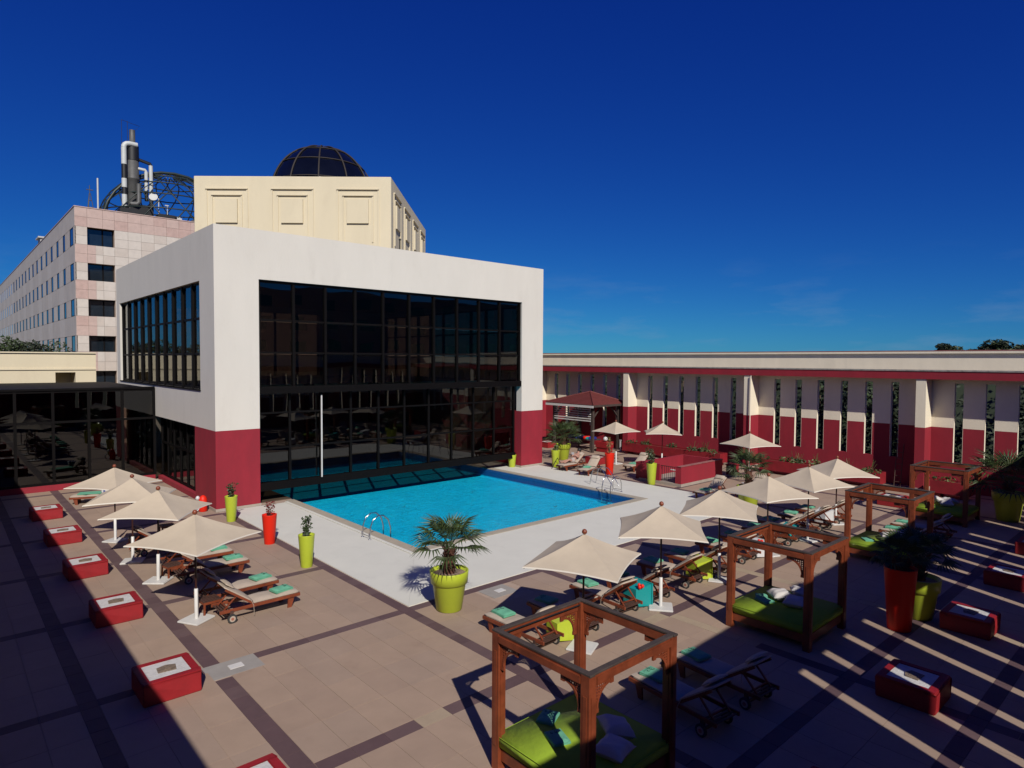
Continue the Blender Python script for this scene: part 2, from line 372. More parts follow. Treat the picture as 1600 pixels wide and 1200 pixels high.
# ------------------------------------------------------------------ pool and deck
c = .38
b = MB(); g = .004; dz = .012; E1, S1, N1 = 27.45, 14.03, 28.0
def dk(poly): b.prism(poly, -.008, dz)
dk([(9.05, S1), (E1, S1), (PX1+c+g, PY0-c), (PX0-c, PY0-c)])
dk([(9.05, S1+g), (PX0-c-g, PY0-c+g), (PX0-c-g, 28.0), (9.05, 28.0)])
dk([(E1, S1+g), (E1, 30.8), (PX1+c, 30.8), (PX1+c, PY0-c+g)])
deck = struct('pool_deck', b, 'deck', bevel=0)
b = MB(); b.box(PX0-c-.16, PX0-c-.03, PY0-c-.02, 28.0, .012, .05); b.build('deck_ridge', 'deck', deck, bevel=.01)
def cop(x0, x1, y0, y1): piece('coping_stone', 'coping', deck, x0+.004, x1-.004, y0+.004, y1-.004, -.008, .03+random.uniform(-.002, .002))
for x0, x1 in split(PX0, PX1, .6): cop(x0, x1, PY0-c, PY0)
for y0, y1 in split(PY0, 30.8, .6): cop(PX1, PX1+c, y0, y1)
for y0, y1 in split(PY0, 28.3, .6): cop(PX0-c, PX0, y0, y1)
cop(PX0-c, PX0, PY0-c, PY0); cop(PX1, PX1+c, PY0-c, PY0)
b = MB(); D = .5   # apparent depth: refraction lifts the floor at this low angle
b.box(PX0, PX1, PY0, PY1, -D-.1, -D); b.box(PX0-.2, PX0, PY0-.2, PY1+.2, -D, -.36); b.box(PX1, PX1+.2, PY0-.2, PY1+.2, -D, -.36)
b.box(PX0, PX1, PY0-.2, PY0, -D, -.36); b.box(PX0, PX1, PY1, PY1+.2, -D, -.36)
basin = struct('pool_basin', b, 'pooltile')
b = MB(); e = .02
for q in ((PX0, PX0+e, PY0, PY1), (PX1-e, PX1, PY0, PY1), (PX0+e, PX1-e, PY0, PY0+e), (PX0+e, PX1-e, PY1-e, PY1)):
    b.box(*q, -.40, -.010)
b.build('waterline_tiles', 'pooledge', basin)
b = MB(); b.add([(PX0+e, PY0+e, -.13), (PX1-e, PY0+e, -.13), (PX1-e, PY1-e, -.13), (PX0+e, PY1-e, -.13)], [(0, 1, 2, 3)])
struct('pool_water', b, 'water')
for (x, y, s, lab) in ((15.4, 24.3, 1, 'small dark leaf cluster floating on the left side of the pool'),
                       (19.7, 24.8, 1, 'small dark leaf cluster floating near the middle of the pool'),
                       (20.6, 19.9, 1.2, 'small dark leaf cluster floating near the right corner of the pool')):
    b = MB()
    for k in range(5):
        a = random.random()*6; px, py = x+random.uniform(-.1, .1)*s, y+random.uniform(-.06, .06)*s
        b.add([(px, py, -.125), (px+.09*math.cos(a), py+.09*math.sin(a), -.11), (px+.09*math.cos(a+.8), py+.09*math.sin(a+.8), -.122)], [(0, 1, 2)])
    tag(b.build('floating_leaf', 'leafd'), lab, 'leaf', 'leaves floating on the pool')

# ------------------------------------------------------------------ pool hall (white block)
BX0, BX1, BY0, BY1, ZT, ZR = 8.66, 27.75, 28.06, 47.0, 11.97, 3.39
hall = thing('pool_hall', (BX0, BY0, 0), 0, 'large white block with a dark glass front standing over the pool on red pillars', 'building')
HO = (BX0, BY0, 0)
def hb(name, m, *bx, bevel=0):
    b = MB()
    for q in bx: b.box(*q)
    return b.build(name, m, hall, origin=HO, bevel=bevel)
T = .45
hb('front_wall', 'white', (BX0, BX1, BY0, BY0+T, 9.85, ZT), (BX0, 10.5, BY0, BY0+T, ZR, 9.85), (26.0, BX1, BY0, BY0+T, ZR, 9.85))
hb('side_wall', 'white', (BX0, BX0+T, BY0+T, BY1, 9.8, ZT), (BX0, BX0+T, BY0+T, BY1, ZR, 5.05), (BX0, BX0+T, BY0+T, 30.0, 5.05, 9.8), (BX0, BX0+T, 46.1, BY1, 5.05, 9.8))
hb('side_wall', 'white', (BX1-T, BX1, BY0+T, BY1, 9.8, ZT), (BX1-T, BX1, BY0+T, BY1, 0, 5.05), (BX1-T, BX1, BY0+T, 30.0, 5.05, 9.8), (BX1-T, BX1, 46.1, BY1, 5.05, 9.8))
hb('back_wall', 'white', (BX0+T, BX1-T, BY1-T, BY1, 0, 5.05), (BX0+T, BX1-T, BY1-T, BY1, 9.8, ZT), (BX0+T, 12, BY1-T, BY1, 5.05, 9.8), (22, BX1-T, BY1-T, BY1, 5.05, 9.8))
hb('roof', 'ledge', (BX0+T, BX1-T, BY0+T, BY1-T, 11.3, 11.6))
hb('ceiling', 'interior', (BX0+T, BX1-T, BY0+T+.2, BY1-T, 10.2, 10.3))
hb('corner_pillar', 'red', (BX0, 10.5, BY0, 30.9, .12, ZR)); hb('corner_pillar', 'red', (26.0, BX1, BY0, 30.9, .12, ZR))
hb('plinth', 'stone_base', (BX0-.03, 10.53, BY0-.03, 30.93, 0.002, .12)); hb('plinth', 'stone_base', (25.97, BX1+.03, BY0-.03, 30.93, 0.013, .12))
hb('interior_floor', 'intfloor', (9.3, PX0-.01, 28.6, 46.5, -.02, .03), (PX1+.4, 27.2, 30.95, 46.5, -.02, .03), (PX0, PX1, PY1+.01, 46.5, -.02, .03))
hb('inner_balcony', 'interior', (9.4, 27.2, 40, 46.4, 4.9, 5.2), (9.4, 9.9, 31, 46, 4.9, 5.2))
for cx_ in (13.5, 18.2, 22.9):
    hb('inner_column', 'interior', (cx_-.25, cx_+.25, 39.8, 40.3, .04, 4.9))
# glass front
xs = [10.5]+[10.57+1.535*i for i in range(1, 10)]+[26.0]
def mullion_grid(name_parent, plane, lo_hi, zs, w=.055, d=.12, xsx=None, mh=.07):
    pass
up_z = [5.22, 6.69, 8.12, 9.82]
fy = BY0+.22
for i in range(len(xs)):
    x = xs[i]+(.05 if i == 0 else -.05 if i == 10 else 0)
    hb('mullion', 'frame', (x-.055, x+.055, fy-.10, fy+.06, 5.2, 9.85))
for z in (6.69, 8.12): hb('transom', 'frame', (10.5, 26, fy-.05, fy+.05, z-.045, z+.045))
hb('transom', 'frame', (10.5, 26, fy-.11, fy+.07, 9.75, 9.85))
hb('glazing_beam', 'frame', (10.5, 26.0, BY0+.02, BY0+.5, 4.88, 5.2))
rnd = random.Random(3)
for i in range(10):
    for j in range(3):
        o = piece('window_pane', 'glass', hall, xs[i]+.06, xs[i+1]-.06, fy-.004, fy+.004, up_z[j]+.04, up_z[j+1]-.07, HO)
        o.rotation_euler = (R(rnd.uniform(-.25, .25)), 0, R(rnd.uniform(-.25, .25)))
ly = BY0+.5
lxs = [10.5]+[10.5+1.525*i for i in range(1, 10)]+[25.78]
for i in range(len(lxs)):
    x = lxs[i]+(.05 if i == 0 else 0)
    hb('mullion', 'frame', (x-.05, x+.05, ly-.08, ly+.06, .9, 4.88))
hb('sill_beam', 'frame', (10.5, 25.85, ly-.16, ly+.14, .55, .9))
lo_z = [.9, 2.42, 4.0, 4.88]
for z in (2.42, 4.0): hb('transom', 'frame', (10.5, 25.85, ly-.05, ly+.05, z-.04, z+.04))
for i in range(10):
    for j in range(3):
        o = piece('window_pane', 'glass', hall, lxs[i]+.055, lxs[i+1]-.055, ly-.004, ly+.004, lo_z[j]+.04, lo_z[j+1]-.04, HO)
        o.rotation_euler = (R(rnd.uniform(-.3, .3)), 0, R(rnd.uniform(-.3, .3)))
piece('white_strip', 'whitemetal', hall, 13.43, 13.485, ly-.3, ly-.245, .9, 4.75, HO)  # thin white upright just in front of the glass
# side windows (both sides) and back windows
for sx, xx in ((0, BX0+.22), (1, BX1-.22)):
    ys = [30.0+1.61*i for i in range(11)]; ys[-1] = 46.1
    for i, y in enumerate(ys):
        hb('mullion', 'frame', (xx-.10, xx+.06, y-.08, y+.08, 5.05, 9.8))
    for z, h in ((5.1, .06), (6.62, .05), (8.2, .05), (9.75, .05)): hb('transom', 'frame', (xx-.05, xx+.05, 30.0, 46.1, z-h, z+h))
    for i in range(10):
        for j, (z0, z1) in enumerate(((5.16, 6.57), (6.67, 8.15), (8.25, 9.7))):
            piece('window_pane', 'glass', hall, xx-.004, xx+.004, ys[i]+.08, ys[i+1]-.08, z0, z1, HO)
    if sx == 0: hb('window_sill', 'frame', (BX0-.04, BX0+.16, 29.95, 46.15, 5.0, 5.05))
for i in range(7):
    x = 12+10/6*i; hb('mullion', 'frame', (x-.08, x+.08, BY1-.3, BY1-.15, 5.05, 9.8))
for i in range(6):
    piece('window_pane', 'glass', hall, 12.08+10/6*i, 13.58+10/6*i, BY1-.23, BY1-.222, 5.05, 9.8, HO)
# ground level side glazing
gx = 9.0
gys = [30.9+1.15*i for i in range(7)]
for y in gys: hb('mullion', 'frame', (gx-.06, gx+.06, y-.06, y+.06, .25, ZR))
for z in (.3, 2.0, ZR-.06): hb('transom', 'frame', (gx-.05, gx+.05, 30.9, 37.8, z-.05, z+.05))
for i in range(6):
    for z0, z1 in ((.36, 1.94), (2.06, ZR-.12)):
        piece('window_pane', 'glass', hall, gx-.004, gx+.004, gys[i]+.06, gys[i+1]-.06, z0, z1, HO)
hb('plinth', 'red', (gx-.25, gx+.1, 30.93, 37.75, .002, .24))
hb('rooftop_mast', 'iron', (17.73, 17.78, 28.3, 28.35, 11.97, 12.5)); 
b = MB(); b.lathe([(.02, 0), (.06, .03), (.06, .09), (.02, .12)], 8, (17.755, 28.325, 12.45)); b.build('mast_lamp', 'iron', hall, origin=HO)
# chairs and tables dimly seen inside
inch = None
def inner_chair():
    t = thing('indoor_chair', (0, 0, 0), 0, '', 'chair')
    b = MB(); b.box(-.22, .22, -.22, .22, .42, .48); b.build('seat', 'cushion', t)
    b = MB(); b.box(-.22, .22, .2, .25, .5, .95); b.build('backrest', 'cushion', t)
    for sx in (-.2, .2):
        for sy in (-.2, .2):
            b = MB(); b.box(sx-.02, sx+.02, sy-.02, sy+.02, 0, .42); b.build('leg', 'frame', t)
    return t
pc = Proto(inner_chair)

# ------------------------------------------------------------------ low glass wing at the left
wing = thing('glass_wing', (2.0, 37.8, 0), 0, 'low dark glazed wing with tall bronze framed panes at the left of the courtyard', 'building')
WO = (2.0, 37.8, 0)
def wb(name, m, *bx):
    b = MB()
    for q in bx: b.box(*q)
    return b.build(name, m, wing, origin=WO)
wb('parapet', 'frame', (-8, 8.63, 37.72, 38.0, 4.83, 4.93)); wb('roof', 'frame', (-8, 8.63, 38.0, 50, 4.7, 4.84))
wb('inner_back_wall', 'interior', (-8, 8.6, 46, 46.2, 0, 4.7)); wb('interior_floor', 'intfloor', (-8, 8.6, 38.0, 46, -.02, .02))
wb('plinth', 'red', (-8, 8.6, 37.7, 37.95, .002, .28))
wx = [-7.45+1.46*i for i in range(12)]
for i, x in enumerate(wx): wb('mullion', 'frame', (x-.06, x+.06, 37.76, 37.9, .28, 4.83))
for z in (3.3, .34, 4.78): wb('transom', 'frame', (-8, 8.6, 37.78, 37.88, z-.06, z+.05))
for i in range(11):
    for z0, z1 in ((.4, 3.24), (3.36, 4.72)):
        piece('window_pane', 'glass', wing, wx[i]+.06, wx[i+1]-.06, 37.826, 37.834, z0, z1, WO)

# ------------------------------------------------------------------ cream tower with dome on the roof
TH = R(-41.9); TC = (18.5, 37.7)
tower = thing('cream_tower', (TC[0], TC[1], 11.6), TH, 'cream square rooftop tower with moulded panels standing behind the white parapet', 'building')
hw, hd = 5.115, 6.7
b = MB(); b.box(-hw, hw, -hd, hd, 0, 4.28); b.build('tower_wall', 'cream', tower, bevel=.03)
b = MB(); b.box(-hw+.3, hw-.3, -hd+.3, hd-.3, 4.281, 4.3); b.build('roof', 'ledge', tower)
def relief(cx, face):
    # face 0: front (y=-hd), face 1: right side (x=hw)
    T_ = Matrix.Translation((cx, -hd, 0)) if face == 0 else Matrix.Translation((hw, cx, 0)) @ Matrix.Rotation(R(90), 4, 'Z')
    b = MB()
    def fr(w, z0, z1, t, d0, d1):
        b.box(-w/2, -w/2+t, -d1, -d0, z0, z1, T=T_); b.box(w/2-t, w/2, -d1, -d0, z0, z1, T=T_)
        b.box(-w/2-.0, w/2, -d1-.05, -d0, z1, z1+.05, T=T_)
    fr(2.2, 0.3, 3.6, .08, -.01, .045); fr(1.6, .9, 3.28, .07, -.01, .045)
    b.box(-.56, .56, -.10, .01, 1.87, 3.1, T=T_)
    return b.build('moulded_panel', 'cream', tower, bevel=0)
for cx in (-3.4, 0, 3.4): relief(cx, 0)
for cx in (-4.9, -1.65, 1.65, 4.9): relief(cx, 1)
dome = thing('roof_dome', (18.2, 37.9, 15.91), 0, 'dark glazed dome with raised ribs on top of the cream tower', 'dome')
def dp(a, e, r=3.25): return (r*math.cos(e)*math.cos(a), r*math.cos(e)*math.sin(a), 3.55*math.sin(e)*r/3.25)
NS = 12
for k in range(NS):
    a0, a1 = 2*math.pi*k/NS, 2*math.pi*(k+1)/NS
    for j, (e0, e1) in enumerate(((0, .30), (.30, .68), (.68, 1.05), (1.05, 1.48))):
        b = MB(); vs = []; fs = []
        for q in range(3):
            for p_ in range(3):
                vs.append(dp(a0+(a1-a0)*p_/2, e0+(e1-e0)*q/2))
        for q in range(2):
            for p_ in range(2): fs.append((q*3+p_, q*3+p_+1, q*3+p_+4, q*3+p_+3))
        b.add(vs, fs, 0, True); b.build('dome_panel', 'domeglass', dome)
    b = MB(); b.tube([dp(a0, .06*i, 3.28) for i in range(26)], .05, 5); b.build('rib', 'domerib', dome)
for e_ in (.30, .68, 1.05, 1.45):
    b = MB(); b.tube([dp(2*math.pi*k/36, e_, 3.27) for k in range(37)], .035, 5); b.build('ring', 'domerib', dome)
b = MB(); b.lathe([(.5, 0), (.5, .08), (.2, .12)], 12, (0, 0, 3.5)); b.build('dome_cap', 'iron', dome)

# ------------------------------------------------------------------ hotel
HX, HY, HT = 8.33, 60.0, 18.15
hotel = thing('hotel_building', (HX, HY, 0), 0, 'tall hotel clad in pink and cream stone squares behind the white block', 'building')
O2 = (HX, HY, 0)
def hb2(name, m, *bx):
    b = MB()
    for q in bx: b.box(*q)
    return b.build(name, m, hotel, origin=O2)
hb2('wall', 'mortar', (HX+.08, 42, HY+1.0, 140, 0, HT-.05), (HX+.08, 42, HY+.06, HY+1.0, 16.7, HT-.05), (HX+.08, HX+.82, HY+.06, HY+1.0, 0, 16.7), (11.0, 42, HY+.06, HY+1.0, 0, 16.7))
floors = [(15.28, 16.66), (12.52, 13.87), (9.72, 11.05), (6.92, 8.18), (4.2, 5.4), (1.4, 2.7)]
for i in range(5): hb2('floor_edge', 'mortar', (HX+.82, 11.0, HY+.06, HY+1.0, floors[i+1][1], floors[i][0]))
for z0, z1 in floors[:5]:
    w = hb2('window', 'frame', (9.15, 11.0, HY+.5, HY+.56, z0, z0+.06), (9.15, 11.0, HY+.5, HY+.56, z1-.06, z1), (9.15, 9.21, HY+.5, HY+.56, z0+.06, z1-.06),
            (10.94, 11.0, HY+.5, HY+.56, z0+.06, z1-.06), (10.2, 10.3, HY+.5, HY+.56, z0+.06, z1-.06))
    piece('pane', 'winglass', w, 9.21, 10.2, HY+.525, HY+.532, z0+.06, z1-.06, O2); piece('pane', 'winglass', w, 10.3, 10.94, HY+.525, HY+.532, z0+.06, z1-.06, O2)
# front cladding: one slab at a time
zl = [HT, 17.42, 16.66]
for i, (z0, z1) in enumerate(floors[:5]):
    if i: zl += [(floors[i-1][0]+z1)/2, z1]
    zl += [(z0+z1)/2, z0]
zl += [3.3]
xl = [HX, 9.15, 10.2, 11.0]+[11.0+.95*i for i in range(1, 9)]
cnt = 0
for i in range(len(zl)-1):
    z1, z0 = zl[i], zl[i+1]
    inwin = any(a-.01 <= z0 and z1 <= b_+.01 for a, b_ in floors)
    for j in range(len(xl)-1):
        x0, x1 = xl[j], xl[j+1]
        if inwin and j in (1, 2): continue
        if i < 2: m = random.choice(('stone_pink', 'stone_pink', 'stone_pink2'))
        elif not inwin and j == 0: m = random.choice(('stone_pink', 'stone_pink2'))
        else: m = random.choice(('stone_cream', 'stone_cream', 'stone_cream2'))
        piece('stone_slab', m, hotel, x0+.007, x1-.007, HY-.0, HY+.06+.001, z0+.007, z1-.007, O2)
for i in range(1, 5):
    z1, z0 = floors[i-1][0], floors[i][1]
    for q in ((z1, (z0+z1)/2), ((z0+z1)/2, z0)):
        piece('stone_slab', 'stone_pink', hotel, 9.162, 9.7, HY-.022, HY-.002, q[1]+.012, q[0]-.012, O2)
# side: windows and slabs
wins = [(60.7, 62.3)]+[(64.9+3.75*i, 66.0+3.75*i) for i in range(20)]
sb = MB()
for fi, (z0, z1) in enumerate(floors):
    for k, (y0, y1) in enumerate(wins):
        if k < 14:
            w = hb2('window', 'frame', (HX-.01, HX+.075, y0, y0+.08, z0, z1), (HX-.01, HX+.075, y1-.08, y1, z0, z1), (HX-.005, HX+.075, y0+.08, y1-.08, z0, z0+.05), (HX-.005, HX+.075, y0+.08, y1-.08, z1-.05, z1))
            piece('pane', 'winglass', w, HX+.01, HX+.03, y0+.08, y1-.08, z0+.05, z1-.05, O2)
        else: sb.box(HX+.01, HX+.03, y0, y1, z0, z1, 2)
        ny = wins[k+1][0] if k+1 < len(wins) else y1+2
        sb.box(HX, HX+.078, y1+.012, ny-.012, z0+.01, z1-.01, 1 if k % 3 else 3)
    top = HT if fi == 0 else floors[fi-1][0]
    sb.box(HX, HX+.078, 60.0, 60.69, z0+.01, z1-.01, 1)
    if fi == 0: continue
    zz0 = z1
    for k in range(len(wins)):
        y0, y1 = wins[k]; ny = wins[k+1][0] if k+1 < len(wins) else y1+2
        sb.box(HX, HX+.078, y0-(.65 if k == 0 else 0), y1-.012, zz0+.01, top-.01, 0)
        sb.box(HX, HX+.078, y1+.0, ny-.012, zz0+.01, top-.01, 1 if k % 2 else 4)
for k in range(22): sb.box(HX, HX+.078, 60+3.75*k+.012, 63.75+3.75*k-.012, 16.68, HT, 4 if k % 2 else 0)
sb.box(HX, HX+.078, 60.0, 140, 0, 1.35, 1)
sb.m = [m for m in sb.m]
tag(sb.build('side_cladding', ['stone_mauve', 'stone_cream', 'winglass', 'stone_cream2', 'stone_mauve'], hotel, origin=O2), kind='stuff')
hb2('parapet_coping', 'stone_pink', (HX-.04, HX+.3, HY-.04, 140, HT, HT+.06), (HX+.3, 42, HY-.04, HY+.3, HT, HT+.06))
def htag(mb, name, m, label, cat, loc): 
    o = mb.build(name, m, origin=loc); o.location = loc; return tag(o, label, cat)
b = MB(); b.box(HX+.5, HX+1.8, 86, 88, HT, HT+1.2); b.box(HX+.3, HX+2, 85.8, 88.2, HT+1.2, HT+1.35)
htag(b, 'rooftop_cabin', 'tankwhite', 'small white box on the hotel roof edge, left of the antennas', 'rooftop unit', (HX+1, 87, HT))

# striped stack
SX, SY = 13.6, 66.0
stack = thing('flue_stack', (SX, SY, HT), 0, 'tall grey flue stack with black and white banded pipes on the hotel roof', 'chimney')
so = (SX, SY, HT)
b = MB(); b.lathe([(.5, 0), (.5, 4.2), (.55, 4.25), (.55, 4.35), (.5, 4.4), (.46, 7.3), (.24, 7.4), (.24, 8.6)], 16, (SX, SY, HT)); b.build('flue', 'stackgrey', stack, origin=so)
b = MB(); b.lathe([(.515, 5.9), (.51, 7.2)], 16, (SX, SY, HT), caps=False); b.build('black_band', 'black', stack, origin=so)
def banded(name, pts_bottom, x, y, z0, z1, r, bands, start):
    z = z0; n = len(bands); tot = sum(bands); c_ = start
    for h_ in bands:
        h = h_/tot*(z1-z0); b = MB(); b.tube([(x, y, z), (x, y, z+h)], r, 12)
        b.build('pipe_band', 'stripewhite' if c_ else 'black', stack, origin=so); c_ = not c_; z += h
banded('p', 0, SX-.75, SY-.4, HT, 25.0, .22, (1.0, 1.1, 1.4, .8, 1.0, 1.6, 1.9), True)
b = MB(); b.tube([(SX-.75, SY-.4, 25.0)]+[(SX-.75+.4-.4*math.cos(t), SY-.4, 25.0+.4*math.sin(t)) for t in (.3, .7, 1.1, 1.57)]+[(SX+.3, SY-.35, 25.4)], .22, 12); b.build('pipe_bend', 'stripewhite', stack, origin=so)
banded('p', 0, SX+1.45, SY, 20.2, 23.9, .17, (1, 3.4), False)
b = MB(); b.tube([(SX+1.45, SY, 23.9), (SX+1.4, SY, 24.05), (SX+.3, SY, 24.3)], .14, 10); b.build('pipe_bend', 'black', stack, origin=so)
banded('p', 0, SX+1.0, SY-.3, 20.6, 23.2, .15, (1.2, 1.0, .3, 1.0), False)
b = MB(); b.tube([(SX+1.0, SY-.3, 23.2), (SX+.9, SY-.3, 23.35), (SX+.3, SY-.2, 23.4)], .13, 10); b.build('pipe_bend', 'stripewhite', stack, origin=so)
b = MB(); b.tube([(SX+.3, SY-.8, 21.9), (SX+.3, SY-.8, 20.3), (SX+.15, SY-.8, 20.1), (SX-.3, SY-.6, 20.1)], .2, 12); b.build('lower_pipe', 'stackgrey', stack, origin=so)
b = MB()
for x in (-.9, -.45): b.tube([(SX+x, SY-.4, 25.0 if x > -.6 else HT), (SX+x, SY-.4, 27.35)], .018, 4)
b.tube([(SX-.9, SY-.4, 27.35), (SX+.5, SY-.4, 27.1), (SX+.15, SY, 26.7)], .018, 4); b.build('guy_frame', 'iron', stack, origin=so)
b = MB(); b.box(SX-1.2, SX+1.4, SY-.3, SY+1.2, HT, HT+.9); b.box(SX-.3, SX+1.5, SY-.6, SY+.3, HT+1, HT+2.0); b.build('base_frame', 'black', stack, origin=so)
# latticed dome frame
ld = thing('lattice_dome', (17.2, 69.0, HT), 0, 'open dark steel lattice dome on the hotel roof beside the flue stack', 'dome frame')
def lp(a, e): return (6.0*math.cos(e)*math.cos(a), 6.0*math.cos(e)*math.sin(a), 5.9*math.sin(e))
NR = 14
for s_ in (-1, 1):
    for k in range(NR):
        b = MB(); b.tube([lp(2*math.pi*k/NR+s_*1.1*t/9, 1.45*t/9) for t in range(10)], .055, 4); b.build('lattice_bar', 'lattice', ld)
for e_ in (.02, .28, .54, .8, 1.06, 1.35):
    b = MB(); b.tube([lp(2*math.pi*k/28, e_) for k in range(29)], .06, 4); b.build('ring', 'lattice', ld)
b = MB(); b.tube([(-5.6, -2.2, 0)]+[(-5.9*math.cos(t), -2.3, 5.6*math.sin(t)) for t in [i*math.pi/16 for i in range(1, 16)]]+[(5.6, -2.2, 0)], .13, 6); b.build('front_arch', 'lattice', ld)
# masts
b = MB(); x, y = 10.9, 66.0; b.tube([(x, y, HT), (x, y, 22.0)], .07, 8); htag(b, 'white_mast', 'stripewhite', 'thin white pole mast at the left end of the hotel roof', 'antenna', (x, y, HT))
b = MB(); x, y = 10.3, 66.0
for k in range(3):
    a = k*2.09; b.tube([(x+.45*math.cos(a), y+.45*math.sin(a), HT), (x+.05*math.cos(a), y+.05*math.sin(a), 20.6)], .03, 4)
for z in (18.8, 19.4, 20.0):
    r_ = .45*(20.6-z)/2.45+.05
    b.tube([(x+r_*math.cos(k*2.09), y+r_*math.sin(k*2.09), z) for k in (0, 1, 2, 3)], .025, 4)
b.tube([(x, y, 20.5), (x, y, 21.3)], .03, 4); b.tube([(x-.25, y, 20.9), (x+.25, y, 20.9)], .04, 4)
htag(b, 'lattice_antenna', 'stackgrey', 'small lattice antenna tripod beside the white pole on the hotel roof', 'antenna', (x, y, HT))
x, y = 15.3, 64.5
t = thing('satellite_dish', (x, y, HT), 0, 'white satellite dish on a thin mast in front of the lattice dome', 'satellite dish')
b = MB(); b.tube([(0, 0, 0), (0, 0, 2.6)], .05, 6); b.tube([(0, 0, .8), (-.5, 0, 0)], .03, 4); b.tube([(0, 0, .8), (.5, .1, 0)], .03, 4); b.build('mast', 'stripewhite', t)
b = MB(); T_ = Matrix.Translation((-.45, -.1, 2.65)) @ Matrix.Rotation(R(70), 4, 'X') @ Matrix.Rotation(R(-20), 4, 'Y')
n = 16; vs = [T_ @ Vector((0, 0, -.08))]+[T_ @ Vector((.36*math.cos(2*math.pi*k/n), .36*math.sin(2*math.pi*k/n), 0)) for k in range(n)]
b.add(vs, [(0, 1+k, 1+(k+1) % n) for k in range(n)], 0, True); b.bar((-.4, -.05, 2.6), (0, 0, 2.5), .04); b.build('dish', 'tankwhite', t)
b = MB(); b.tube([(16.0, 64.5, HT), (16.0, 64.5, 20.2)], .035, 5); b.tube([(15.8, 64.5, 20.2), (16.1, 64.5, 20.2)], .06, 6)
htag(b, 'panel_antenna', 'stripewhite', 'short thin antenna post right of the satellite dish', 'antenna', (16.0, 64.5, HT))
for i, (x, w, h, m, lab) in enumerate(((12.0, 1.3, 1.0, 'black', 'black plant box left of the flue stack on the hotel roof'), (14.9, 1.5, .9, 'black', 'dark machinery below the satellite dish on the hotel roof'),
                             (17.6, 1.9, .75, 'stackgrey', 'grey air handling unit at the right end of the hotel roof'), (16.2, .6, .8, 'tankwhite', 'pale duct stub beside the grey unit on the hotel roof'))):
    b = MB(); b.box(x, x+w, 63, 64.3, HT, HT+h); b.box(x+.1, x+w-.1, 63.1, 64.2, HT+h, HT+h+.08); b.box(x+.15, x+w*.45, 62.95, 63, HT+.15, HT+h-.15); b.box(x+w*.55, x+w-.15, 62.95, 63, HT+.15, HT+h-.15)
    htag(b, 'rooftop_unit', m, lab, 'rooftop unit', (x, 63, HT))

# cream low wing behind the glass wing, hedge on it
t = thing('cream_wing', (3, 52, 0), 0, 'low cream rendered wall with a dark opening in front of the hotel', 'building')
b = MB(); O3 = (3, 52, 0)
b.box(-14, 6.0, 52, 58, 0, 6.72); b.box(7.12, 8.3, 52, 58, 0, 6.72); b.box(6.0, 7.12, 52, 58, 5.45, 6.72); b.box(6.0, 7.12, 54, 58, 0, 5.45); b.build('wall', 'cream', t, origin=O3)
b = MB(); b.box(-14, 8.3, 51.93, 52, 5.62, 5.72); b.box(-14, 8.3, 51.9, 58, 6.72, 6.8); b.build('moulding', 'cream', t, origin=O3)

# ------------------------------------------------------------------ slotted galleries
def gallery(name, loc, rz, L_, pil, label, slots=True, zextra=0, skip_u=()):
    g = thing(name, loc, rz, label, 'wall')
    # local: wall face at y=0 looking to -y, thickness to +y
    th = .25; zs0, zs1 = 1.44, 5.38
    holes = []
    for p0 in pil:
        for k in range(6):
            u = p0+1.38+1.27*k
            if slots and .3 < u < L_-.3 and not any(a < u < c_ for a, c_ in skip_u): holes.append((u-.2, u+.2))
    holes.sort()
    b = MB(); r_ = MB(); p = 0
    for (a, c_) in holes+[(L_, L_)]:
        r_.box(p, a, 0, th, zs0, 3.17); b.box(p, a, 0, th, 3.17, zs1); p = c_
    r_.box(0, L_, 0, th, 0, zs0); b.box(0, L_, 0, th, zs1, 5.6)
    b.build('upper_wall', 'gallery', g); r_.build('lower_wall', 'red', g)
    for (a, c_) in holes:   # pale painted reveals
        
        for e0, e1 in ((a, a+.012), (c_-.012, c_)):
            q = MB(); q.box(e0, e1, -.003, th+.003, zs0+.001, zs1-.001); q.build('slot_reveal', 'gallery', g)
    for p0 in pil:
        if not -.1 < p0 < L_: continue
        q = MB(); q.box(p0-.22, p0+.22, -1.0, -.001, 3.17, 5.588); q.build('pilaster', 'gallery', g)
        q = MB(); q.box(p0-.22, p0+.22, -1.0, -.001, .12, 3.17); q.build('pilaster_foot', 'red', g)
        q = MB(); q.box(p0-.25, p0+.25, -1.03, -.001, .002, .12); q.build('pilaster_plinth', 'stone_base', g)
    q = MB(); q.box(0, L_, -1.05, .3, 5.59, 5.98); q.build('red_band', 'red', g)
    q = MB(); q.box(0, L_, -1.08, .9, 5.98, 6.05); q.build('ledge', 'ledge', g)
    q = MB(); q.box(0, L_, .68, .95, 6.05, 6.88); q.build('parapet', 'gallery', g)
    q = MB(); q.box(0, L_, .55, 1.2, 6.88, 6.99); q.build('parapet_coping', 'gallery', g)
    q = MB(); q.box(0, L_, .545, 1.25, 6.99, 7.04); q.build('coping_edge', 'pink_cap', g)
    return g
gal_e = gallery('slotted_wall', (37.6, 46.0, 0), R(-90), 47.0, [8.2, 17.4, 26.6, 35.8, 45.0][0:4], 'long red and cream wall with tall narrow slots along the far side of the courtyard')
# near (south) wall: runs along x with its face at y = -0.6
gal_s = gallery('slotted_wall', (46.0, .75, 0), R(182.1), 41.5, [46-36.5, 46-27.3, 46-18.1], 'matching slotted wall on the near side, throwing striped light on the paving')
gal_s['group'] = gal_e['group'] = 'slotted walls round the courtyard'
